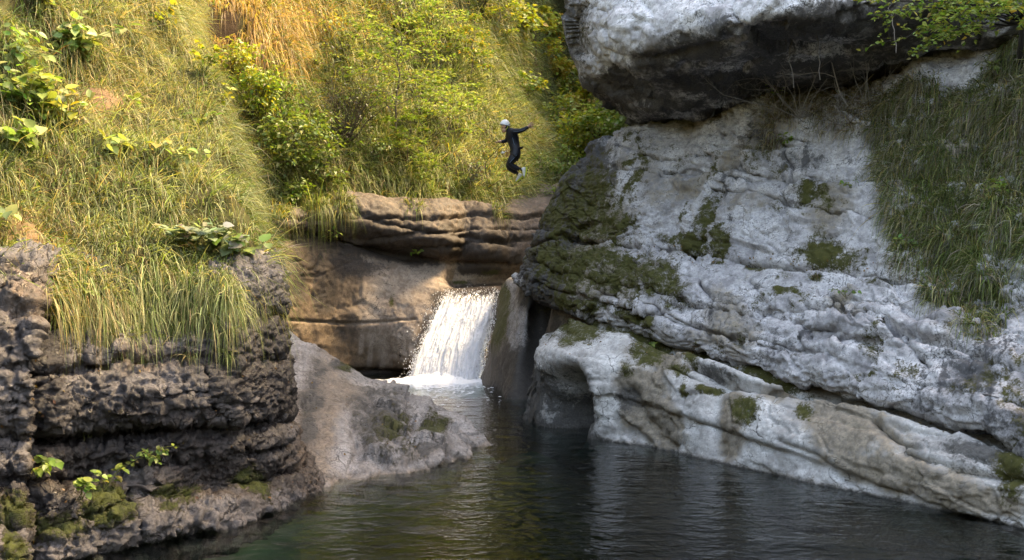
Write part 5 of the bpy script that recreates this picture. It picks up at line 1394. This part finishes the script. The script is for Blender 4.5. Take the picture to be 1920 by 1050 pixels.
for i, (px, py, n, hg, lf, pal, asp, G, N, lab) in enumerate((
    (1468, 275, 26, .22, .085, 'fresh', .7, UPG, UPN, 'bright green plant with jagged leaves on the cliff below the dry stalks'),
    (1465, 190, 14, .25, .08, 'fresh', .5, UPG, UPN, 'fresh green fern among the dry stalks at the cliff edge'),
    (1592, 355, 12, .12, .06, 'fresh', .6, UPG, UPN, 'small pale herb in a hollow of the upper cliff bed'),
    (1585, 560, 14, .12, .06, 'mid', .6, UPG, UPN, 'little green herb beside the withered brown tuft'),
    (1892, 375, 20, .2, .10, 'fresh', .4, UPG, UPN, 'green fern leaning out of the cliff grass'),
    (1715, 470, 14, .14, .08, 'mid', .55, UPG, UPN, 'bluish leafed herb at the lower edge of the cliff grass'),
    (1632, 745, 16, .10, .06, 'fresh', .7, LOG, LON, 'green clover like plant in the joint over the rock shelf'),
    (1236, 655, 10, .10, .06, 'fresh', .7, LOG, LON, 'tiny bright herb at the moss edge of the rock shelf'),
    (1885, 130, 14, .15, .09, 'mid', .35, UPG, UPN, 'narrow leaved plant near the small tree foot at the cliff top'))):
    leafy(lab, px, py, n, hg, lf, pal, None, .12, 80 + i, G, N, 'plants in the limestone cliff', aspect=asp, out=1.0, dmax=19)
for i, (px, py, n, hg, G, N, lab) in enumerate((
    (605, 455, 12, .3, WAG, WAN, 'green plant hanging from the joint of the amber wall'),
    (785, 472, 9, .2, WAG, WAN, 'little plant in the joint below the thick dark bed'))):
    leafy(lab, px, py, n, hg, .12, 'fresh', None, .16, 95 + i, G, N, 'plants on the amber wall', aspect=.6, out=.8, dmax=27)

# dead leaf on the brow and in the cleft
def dead_leaf(px, py, G, N, size, label, seed):
    r = np.random.default_rng(seed)
    p, nn = at(G, N, px, py, 11); p = p + nn * .06
    n = 9; U, Vv = np.meshgrid(np.linspace(-1, 1, n), np.linspace(-1, 1, n), indexing='ij')
    rr = np.minimum(1, 1.0 / np.maximum(1e-3, np.maximum(np.abs(U), np.abs(Vv)))) ; th = np.arctan2(Vv, U)
    rad = np.maximum(np.abs(U), np.abs(Vv)) * (1 + .25 * np.sin(3 * th + 1))
    X, Y = rad * np.cos(th), .75 * rad * np.sin(th)
    q = np.stack([X, Y, X * 0], -1)
    Z = .35 * X * X - .3 * Y * Y + .25 * fbm(q * 2 + seed, 2)
    ax = unit(np.cross(nn, np.array([0, 0, 1.0]))); ay = np.cross(nn, ax)
    V = (X[..., None] * ax + Y[..., None] * ay + Z[..., None] * nn) * size
    o = mesh_from('dead_leaf', V.reshape(-1, 3), [grid_faces(n, n)], m_leaf, True, {'col': np.tile([.26, .15, .10], (n * n, 1))})
    o.location = tuple(p); tag(o, label, 'dead leaf', 'dead leaves')
dead_leaf(268, 520, BAG, BAN, .11, 'crumpled brown dead leaf lying in the grass fringe over the wet wall', 3)
dead_leaf(55, 828, LEG, LEN_, .06, 'rusty dead leaf caught in the vertical cleft of the wet wall', 5)
dead_leaf(1255, 462, UPG, UPN, .06, 'brown dead leaf on the mossy ledge of the limestone cliff', 7) if False else None

# ---- bare branches
def branchy(w, a, d, ln, rad, depth, r, col, spread=.6, droop=0.0):
    n = 6
    pts = [a]; dd = d.copy()
    for k_ in range(n):
        dd = unit(dd + r.normal(size=3) * .16 + np.array([0, 0, -droop * .12])); pts.append(pts[-1] + dd * ln / n)
    pts = np.array(pts)
    w.tube(pts, np.linspace(rad, rad * .45, n + 1), 5 if depth > 1 else 4, col)
    if depth > 0:
        for k_ in range(2, n + 1):
            if r.random() < .75:
                nd = unit(dd + spread * r.normal(size=3)); branchy(w, pts[k_], nd, ln * r.uniform(.35, .6), rad * .5, depth - 1, r, col, spread, droop)
def bare(kind, label, cat, base, dirs, ln, rad, depth, col, seed, group=None, droop=0.0, spread=.6):
    r = np.random.default_rng(seed); w = MB()
    for d in dirs: branchy(w, np.asarray(base, float), unit(np.array(d, float)), ln * r.uniform(.8, 1.1), rad, depth, r, col, spread, droop)
    o = w.build(kind, m_bark, None, base); o.location = tuple(base)
    tag(o, label, cat, group); return o
gr = (.46, .43, .41)
bare('dead_shrub', 'grey leafless shrub with tangled twigs on the cliff edge beneath the boulder', 'dead shrub', at(UPG, UPN, 1500, 222, 18)[0], [(-.3, -.3, .8), (.2, -.5, .7), (.6, -.4, .5), (-.7, -.4, .4), (0, -.7, .35), (.9, -.3, .3), (-.5, -.6, .6), (.4, -.7, .9), (-.9, -.3, .15)], 1.25, .0075, 3, (.30, .28, .265), 3)
bare('dead_branch', 'long pale dead branch arching out before the dark underside of the boulder', 'branch', at(UPG, UPN, 1590, 200, 18)[0], [(-.75, -.3, .65), (.55, -.35, .55)], 1.6, .011, 2, (.50, .47, .45), 9, spread=.45)
bare('dead_branch', 'broken twigs sticking down over the cliff below the leafless shrub', 'branch', at(UPG, UPN, 1560, 235, 18)[0], [(-.5, -.7, -.1), (.3, -.8, -.2), (.7, -.6, .1)], .8, .008, 3, gr, 14, droop=1.0)
bare('dead_shrub', 'second tangle of thin grey twigs above the hanging grass beside the white bare rock', 'dead shrub', at(UPG, UPN, 1625, 195, 18)[0], [(-.5, -.5, .6), (.3, -.6, .5), (-.2, -.7, .2), (.7, -.4, .3), (-.8, -.5, .1), (0, -.5, .9)], .8, .006, 3, (.34, .32, .30), 31)
bare('dead_shrub', 'low matted grey twigs on the cliff edge at the bright jagged plant', 'dead shrub', at(UPG, UPN, 1455, 225, 18)[0], [(-.5, -.5, .6), (.3, -.6, .5), (-.2, -.7, .2), (.5, -.4, .3), (-.8, -.5, .3)], .6, .005, 3, (.36, .34, .31), 37)
p = on_hill(915, 338)
bare('dead_branch', 'crooked dark bare branch lying out over the slope behind the person', 'branch', p, [(-.8, -.5, .25), (-.6, -.5, .5)], 1.4, .020, 2, (.07, .06, .05), 23, spread=.5)
for i, (px, py, y1, dd) in enumerate(((1480, 60, 165, 13.6), (1530, 55, 150, 13.4), (1672, 30, 100, 12.3))):
    a, b = P(px, py - 40, dd + .35), P(px + 8, y1, dd + .1)
    w = MB(); r = np.random.default_rng(i); w.tube(bez(a, b, 0, 9, r, .02), .006, 4, (.16, .14, .12))
    o = w.build('hanging_root', m_bark, None, a); o.location = tuple(a)
    tag(o, ('longest pale root dangling from the boulder above the dead shrub', 'thin root dangling from the boulder beside the longest one', 'short root dangling from the boulder near the leafy tree')[i], 'root', 'roots hanging from the boulder')

# ---- small leafy tree at the cliff top, reaching over the water
def cliff_tree():
    r = np.random.default_rng(77)
    base = at(UPG, UPN, 1912, 108, 15)[0]
    w = MB(); bark = (.045, .04, .036)
    Lc, Ln, Ld = [], [], []
    fork = base + np.array([-.22, -.5, .35])
    w.tube(bez(base - np.array([0, 0, .2]), fork, .05, 6, r, .01), np.linspace(.04, .028, 6), 6, bark)
    ends = [(1660, 78, 11.6), (1640, 25, 11.0), (1700, 12, 10.9), (1760, -20, 10.6), (1800, 30, 10.8), (1850, -30, 10.4), (1880, 20, 10.8), (1935, -60, 10.4), (1950, 30, 10.6), (1720, 95, 11.8), (1770, 62, 11.4), (1690, -40, 10.6), (1600, 2, 10.9), (1830, 0, 10.2), (1740, 40, 10.9)]
    for e in ends:
        e = P(*e); B = bez(fork, e, .22, 9, r, .03)
        w.tube(B, np.linspace(.016, .004, 9), 5, bark)
        ax = unit(e - fork)
        for q in range(16):
            t = r.uniform(.35, 1.0) * 8; j = min(int(t), 7); a = B[j] + (B[j + 1] - B[j]) * (t - j)
            td = unit(ax * .7 + np.array([r.normal(), r.normal(), r.normal() * .3]) * .8)
            tl = r.uniform(.15, .34); Tq = bez(a, a + td * tl - np.array([0, 0, .05]), .03, 5)
            w.tube(Tq, np.linspace(.0035, .0015, 5), 3, bark)
            m = 10; tt = r.uniform(.1, 1.05, m) * 4; jj = np.clip(tt.astype(int), 0, 3)
            p = Tq[jj] + (Tq[jj + 1] - Tq[jj]) * (tt - jj)[:, None]
            sd = unit(np.cross(td, np.array([0, 0, 1.0]))); sg = np.where(np.arange(m) % 2 == 0, 1, -1)[:, None]
            Lc.append(p); Ld.append(unit(td * .6 + sd * sg + .2 * r.normal(size=(m, 3)))); Ln.append(unit(np.array([0, 0, 1.0]) + .4 * r.normal(size=(m, 3))))
    Lc, Ln, Ld = map(np.concatenate, (Lc, Ln, Ld)); n = len(Lc)
    cols = leaf_cols('pale', n, r); m = r.random(n) < .5; cols[m] = leaf_cols('fresh', m.sum(), r)
    m = r.random(n) < .05; cols[m] = leaf_cols('gold', m.sum(), r)
    plant_obj('small_tree', 'small dark twigged tree with oval leaves leaning out from the cliff top', 'tree', None, base, [('trunk', mb_part(w), m_bark), ('crown', leaf_quads(Lc, Ln, Ld, .072 * r.uniform(.6, 1.25, n), .6, cols), m_leaf)])
cliff_tree()

# leaf litter caught on ledges
def litter(sets, label):
    Lc, Ln = [], []
    for G, N, n, wf_ in sets:
        p, nn, a, b = scatter(G, N, n, wf_)
        Lc.append(p + nn * .012); Ln.append(nn)
    Lc, Ln = np.concatenate(Lc), np.concatenate(Ln); n = len(Lc)
    V, F, Cc = leaf_quads(Lc, unit(Ln + .35 * rng.normal(size=(n, 3))), unit(rng.normal(size=(n, 3))), rng.uniform(.02, .05, n), .6, leaf_cols('rust', n, rng) * rng.uniform(.3, .9, (n, 1)))
    o = mesh_from('leaf_litter', V, [F], m_leaf, True, {'col': Cc}); o['kind'] = 'stuff'; o['label'] = label
litter([(UPG, UPN, 260, lambda px, py, c: np.exp(-((py - np.interp(px, [1040, 1160, 1330, 1560], [446, 462, 480, 502])) / 12) ** 2) * (px > 1040) * (px < 1640) * (c[..., 1] < 21)),
        (LOG, LON, 160, lambda px, py, c: np.exp(-((py - np.interp(px, [1030, 1260, 1560, 1930], [630, 660, 735, 848])) / 14) ** 2) * (c[..., 1] < 18)),
        (SLG, SLN, 70, lambda px, py, c: (c[..., 2] > .1) * 1.0), (LEG, LEN_, 90, lambda px, py, c: (c[..., 1] < 11) * (py > 640) * (c[..., 2] > .05) * 1.0)], 'small dead leaves and crumbs lying on the rock ledges')
# ------------------------------------------------------------------ the jumping person
def Q(zx, zy, dy=0.0): return P(900 + zx / 6.564, 200 + zy / 6.564, 21.5 + dy)
m_suit = plain_mat('wetsuit', (.010, .013, .020), .55, .35, 0, .3, 30)
m_skin = plain_mat('skin', (.46, .27, .19), .55, .3, 0, .1, 30)
m_helm = plain_mat('helmet_white', (.80, .80, .80), .3, .5, 0, .03)
m_shoe = plain_mat('shoe_grey_white', (.74, .75, .76), .6, .3, 0, .2, 60)
m_sole = plain_mat('sole_yellow_black', (.55, .60, .06), .6, .3, 0, .1)
m_blk = plain_mat('black_rubber', (.015, .015, .016), .6, .3, 0, .2)
m_blue = plain_mat('seam_blue_grey', (.10, .15, .22), .6, .3, 0, .1)
m_red = plain_mat('carabiner_red', (.30, .06, .04), .4, .5, .3, .1)
def person():
    import bmesh
    root = empty('person', Q(450, 560))
    O = np.array(root.location)
    tag(root, 'person in black wetsuit and white helmet jumping in mid air above the pool', 'person')
    J, E, R = [], [], []
    def chain(pts, start=None):
        prev = start
        for p, rr in pts:
            J.append(p); R.append(rr); i = len(J) - 1
            if prev is not None: E.append((prev, i))
            prev = i
        return prev
    pel = chain([(Q(455, 555), .125)])
    wa_ = chain([(Q(428, 480), .115)], pel)
    ch = chain([(Q(402, 395), .140)], wa_)
    uc = chain([(Q(384, 325), .140)], ch)
    nk = chain([(Q(352, 288), .062)], uc)
    chain([(Q(334, 268), .066), (Q(316, 248, 0), .098), (Q(304, 214, 0), .09)], nk)
    la = chain([(Q(412, 300, -.16), .072), (Q(460, 303, -.22), .056), (Q(508, 294, -.26), .050), (Q(550, 276, -.28), .046), (Q(590, 252, -.29), .033), (Q(606, 240, -.29), .036), (Q(622, 228, -.29), .034)], uc)
    ra = chain([(Q(352, 330, .15), .068), (Q(338, 385, .20), .052), (Q(322, 424, .22), .048), (Q(285, 428, .18), .044), (Q(252, 430, .14), .032), (Q(236, 431, .13), .035), (Q(220, 433, .12), .032)], uc)
    chain([(Q(452, 590, -.09), .115), (Q(410, 630, -.10), .098), (Q(352, 690, -.11), .074), (Q(395, 730, -.10), .066), (Q(450, 755, -.09), .056), (Q(498, 775, -.09), .044)], pel)
    chain([(Q(440, 590, .09), .115), (Q(395, 655, .09), .096), (Q(340, 738, .08), .074), (Q(385, 772, .08), .066), (Q(425, 795, .07), .056), (Q(458, 822, .07), .044)], pel)
    me = bpy.data.meshes.new('skeleton')
    me.from_pydata([tuple(np.asarray(p) - O) for p in J], E, [])
    o = bpy.data.objects.new('skeleton', me); COL.objects.link(o)
    o.modifiers.new('s', 'SKIN'); o.modifiers['s'].use_smooth_shade = True
    for i, sv in enumerate(me.skin_vertices[0].data):
        sv.radius = (R[i] * 1.06, R[i] * 1.06); sv.use_root = (i == pel)
    o.modifiers.new('u', 'SUBSURF').levels = 2
    dg = bpy.context.evaluated_depsgraph_get(); dg.update()
    bme = bpy.data.meshes.new_from_object(o.evaluated_get(dg))
    bpy.data.objects.remove(o)
    V = np.zeros(len(bme.vertices) * 3, np.float32); bme.vertices.foreach_get('co', V); V = V.reshape(-1, 3) + O
    bm = bmesh.new(); bm.from_mesh(bme)
    # hands, nose, ear, eyes and mouth join the same mesh
    ex = MB()
    def hand(wr, tip, out, n=5):
        wr, tip = np.asarray(wr), np.asarray(tip); d = unit(tip - wr); s = unit(np.cross(d, out)); u = np.asarray(out, float)
        for k_, (sp, ln) in enumerate(((-.5, .075), (-.17, .088), (.17, .082), (.5, .064))):
            a = tip - d * .025 + s * sp * .055; m_ = a + unit(d + s * sp * .5) * ln * .55; e = m_ + unit(d + s * sp * .5 - u * .35) * ln * .5
            ex.tube(np.array([a, (a + m_) / 2, m_, (m_ + e) / 2, e]), [.0105, .010, .0095, .009, .006], 6)
        a = wr + d * .02 + s * .028; m_ = a + unit(d * .5 + s * .9) * .05; e = m_ + unit(d * .8 + s * .45 - u * .2) * .035
        ex.tube(np.array([a, m_, e]), [.013, .011, .007], 6)
    hand(Q(598, 246, -.29), Q(628, 222, -.29), (0, -1, 0)); hand(Q(244, 430, .13), Q(214, 433, .12), (0, 0, 1))
    ex.tube(np.array([Q(266, 258, -.01), Q(261, 272, -.01), Q(259, 280, -.01), Q(268, 284, -.01)]), [.010, .015, .019, .010], 6)
    ex.ball(Q(285, 305, 0), (.032, .036, .030))
    ex.ball(Q(300, 292, -.03), (.05, .06, .05))
    eV = np.concatenate(ex.v); eF = np.concatenate(ex.f[4])
    dk = MB()
    for dy in (-.038, .03): dk.ball(Q(270, 262, dy), (.010, .012, .009), 6, 4)
    dk.tube(np.array([Q(267, 293, -.05), Q(263, 293, -.01), Q(266, 293, .03)]), .006, 4)
    dV = np.concatenate(dk.v); dF = np.concatenate(dk.f[4])
    nb = len(bm.verts)
    for vv, ff, mi in ((eV, eF, 1), (dV, dF, 2)):
        vs = [bm.verts.new(tuple(v - O)) for v in vv]
        for f in ff:
            try: fc = bm.faces.new([vs[i] for i in f]); fc.material_index = mi; fc.smooth = True
            except ValueError: pass
    bm.faces.ensure_lookup_table()
    face_c = Q(285, 275, 0); hl, hr = Q(612, 236, -.29), Q(228, 432, .13)
    for f in bm.faces:
        if f.material_index: continue
        c = np.array(f.calc_center_median()) + O
        f.smooth = True
        isface = np.linalg.norm(c - Q(292, 268, 0)) < .105 and c[0] < Q(312, 0)[0]
        if isface or np.linalg.norm(c - hl) < .06 or np.linalg.norm(c - hr) < .06: f.material_index = 1
    bme.materials.clear()
    for m_ in (m_suit, m_skin, m_blk): bme.materials.append(m_)
    bm.to_mesh(bme); bm.free()
    b = bpy.data.objects.new('body', bme); COL.objects.link(b); b.parent = root
    # wetsuit seam lines and chest mark
    sm = MB()
    def lay(pts, rad, dy): sm.tube(np.array([Q(x, y, dy_) for x, y, dy_ in pts]), rad, 4)
    lay([(392, 310, -.135), (396, 350, -.148), (404, 400, -.148), (418, 450, -.132), (428, 488, -.122)], .0065, 0)
    lay([(412, 306, -.232), (460, 306, -.278), (510, 297, -.31), (560, 274, -.325)], .004, 0)
    lay([(470, 560, -.135), (440, 612, -.205), (395, 655, -.20), (365, 692, -.185)], .005, 0)
    sm.build('seam', m_blue, root, O)
    mk = MB(); mk.ball(Q(362, 332, -.128), (.020, .008, .022), 6, 4); mk.tube(np.array([Q(352, 345, -.118), Q(366, 340, -.136), Q(372, 320, -.136)]), .006, 4)
    mk.build('chest_logo', plain_mat('logo_white', (.75, .76, .78), .5), root, O)
    # helmet
    hc = Q(307, 222, 0)
    ax = unit(Q(318, 180) - Q(296, 250)); fw = unit(Q(240, 245) - Q(370, 228)); fw = unit(fw - ax * (fw @ ax)); sd = np.cross(ax, fw)
    hm = MB(); nu, nv = 24, 10
    th = np.linspace(0, 1.72, nv + 1); ph = np.arange(nu) / nu * 2 * np.pi
    V = []
    for t in th:
        for p_ in ph:
            rr = np.array([.110 * math.sin(t) * math.cos(p_), .098 * math.sin(t) * math.sin(p_), .115 * math.cos(t)])
            if t > 1.6: rr[:2] *= 1.05
            V.append(hc + fw * rr[0] + sd * rr[1] + ax * (rr[2] - .012 * (t > 1.6) * math.cos(p_)))
    hm.add(np.array(V), None, grid_faces(nv + 1, nu, True))
    h = hm.build('helmet', m_helm, root, O)
    so = h.modifiers.new('t', 'SOLIDIFY'); so.thickness = .008
    vt = MB()
    for a_ in (-.5, .1, .7):
        t = .75; c = hc + fw * .112 * math.sin(t) * math.cos(a_ - 1.2) + sd * .1 * math.sin(t) * math.sin(a_ - 1.2) + ax * .117 * math.cos(t)
        vt.ball(c, (.012, .012, .006), 6, 4)
    vt.build('vent', m_blk, h)
    bpy.data.objects[-1] if False else None
    st = MB(); st.tube(np.array([Q(345, 240, -.088), Q(335, 262, -.085), Q(318, 285, -.07), Q(298, 306, -.03), Q(295, 308, .02)]), .007, 4, (1, 1, 1)); st.build('chin_strap', m_sole, h, O)
    for c_ in h.children:
        if c_.name.startswith('vent'): c_.data.transform(Matrix.Translation(tuple(-O)))
    # harness belt, leg loops, gear
    hb = MB()
    n = 18; a = np.arange(n + 1) / n * 2 * np.pi
    up_ = unit(Q(425, 470) - Q(455, 555)); c = Q(447, 528); f_ = np.array([-1., 0, 0]); f_ = unit(f_ - up_ * (f_ @ up_)); s_ = np.cross(up_, f_)
    hb.tube(c + np.cos(a)[:, None] * f_ * .142 + np.sin(a)[:, None] * s_ * .142, .020, 6)
    for dy, (x0, y0) in ((-.10, (425, 612)), (.10, (415, 622))):
        t_ = unit(Q(352, 690) - Q(452, 590)); f2 = unit(np.cross(t_, np.array([0, 1., 0]))); c = Q(x0, y0, dy)
        hb.tube(c + np.cos(a)[:, None] * f2 * .116 + np.sin(a)[:, None] * np.array([0, 1., 0]) * .116, .012, 5)
    hn = hb.build('harness', m_blk, root, O)
    g = MB(); aa = np.arange(13) / 12 * 2 * np.pi
    for x, y in ((340, 560), (322, 580), (352, 585)):
        c = Q(x, y, -.03); g.tube(c + np.stack([.028 * np.cos(aa), .01 * np.sin(2 * aa), .05 * np.sin(aa)], 1), .006, 5)
    g.tube(bez(Q(370, 545, -.05), Q(330, 535, -.04), .03, 5), .008, 4)
    g.build('gear_loop', m_red, hn, O)
    g = MB(); g.ball(Q(282, 566, -.03), (.038, .026, .024), 8, 6); g.tube(bez(Q(300, 562, -.03), Q(345, 548, -.03), .02, 5), .006, 4); g.build('descender', m_helm, hn, O)
    # shoes
    def shoe(ank, heel, toe, back, dy):
        ank, heel, toe = Q(*ank, dy), Q(*heel, dy), Q(*toe, dy)
        f = unit(toe - heel); u = ank - heel; u = unit(u - f * (u @ f)); s = np.cross(u, f)
        L = np.linalg.norm(toe - heel)
        w = MB(); secs = []
        for t, wd, ht in ((0, .028, .05), (.06, .036, .085), (.2, .04, .10), (.36, .041, .095), (.5, .043, .072), (.68, .048, .056), (.84, .045, .045), (.95, .032, .032), (1.0, .012, .018)):
            ph_ = np.arange(10) / 10 * 2 * np.pi
            secs.append(heel + f * t * L + s * (wd * np.cos(ph_))[:, None] + u * (ht * (.5 + .5 * np.sin(ph_)))[:, None])
        A = np.array(secs); w.add(A.reshape(-1, 3), None, grid_faces(len(secs), 10, True))
        w.add(A[0], None, None); 
        so_ = w.build('shoe', m_shoe, root, O)
        w = MB(); P_ = []
        for t, wd in ((-.02, .02), (.0, .035), (.2, .042), (.45, .042), (.7, .052), (.9, .046), (1.02, .014)):
            b_ = heel + f * t * L
            P_.append([b_ + s * wd, b_ + s * wd - u * .028, b_ - s * wd - u * .028, b_ - s * wd])
        A = np.array(P_); w.add(A.reshape(-1, 3), None, grid_faces(len(P_), 4, True)); 
        w.build('sole', m_sole, so_, O)
        w = MB()
        for t in (.05, .3, .6, .85): 
            b_ = heel + f * t * L; w.ball(b_ - u * .030, (.03, .03, .012), 6, 4)
        for t in (.42, .52, .62):
            b_ = heel + f * t * L; w.tube(np.array([b_ + s * .040 + u * .05, b_ + u * (.092 - .06 * (t - .42) / .2), b_ - s * .040 + u * .05]), .006, 4)
        w.build('tread', m_blk, so_, O)['kind'] = 'stuff'
        w = MB(); w.tube(np.array([ank + u * .0 + (heel - toe) * .0, ank + (ank - heel) * .25]), [.046, .05], 8); w.build('cuff', m_blk, so_, O)
    shoe((512, 770), (568, 748), (552, 868), 0, -.09)
    shoe((470, 825), (530, 846), (446, 922), 0, .07)
person()
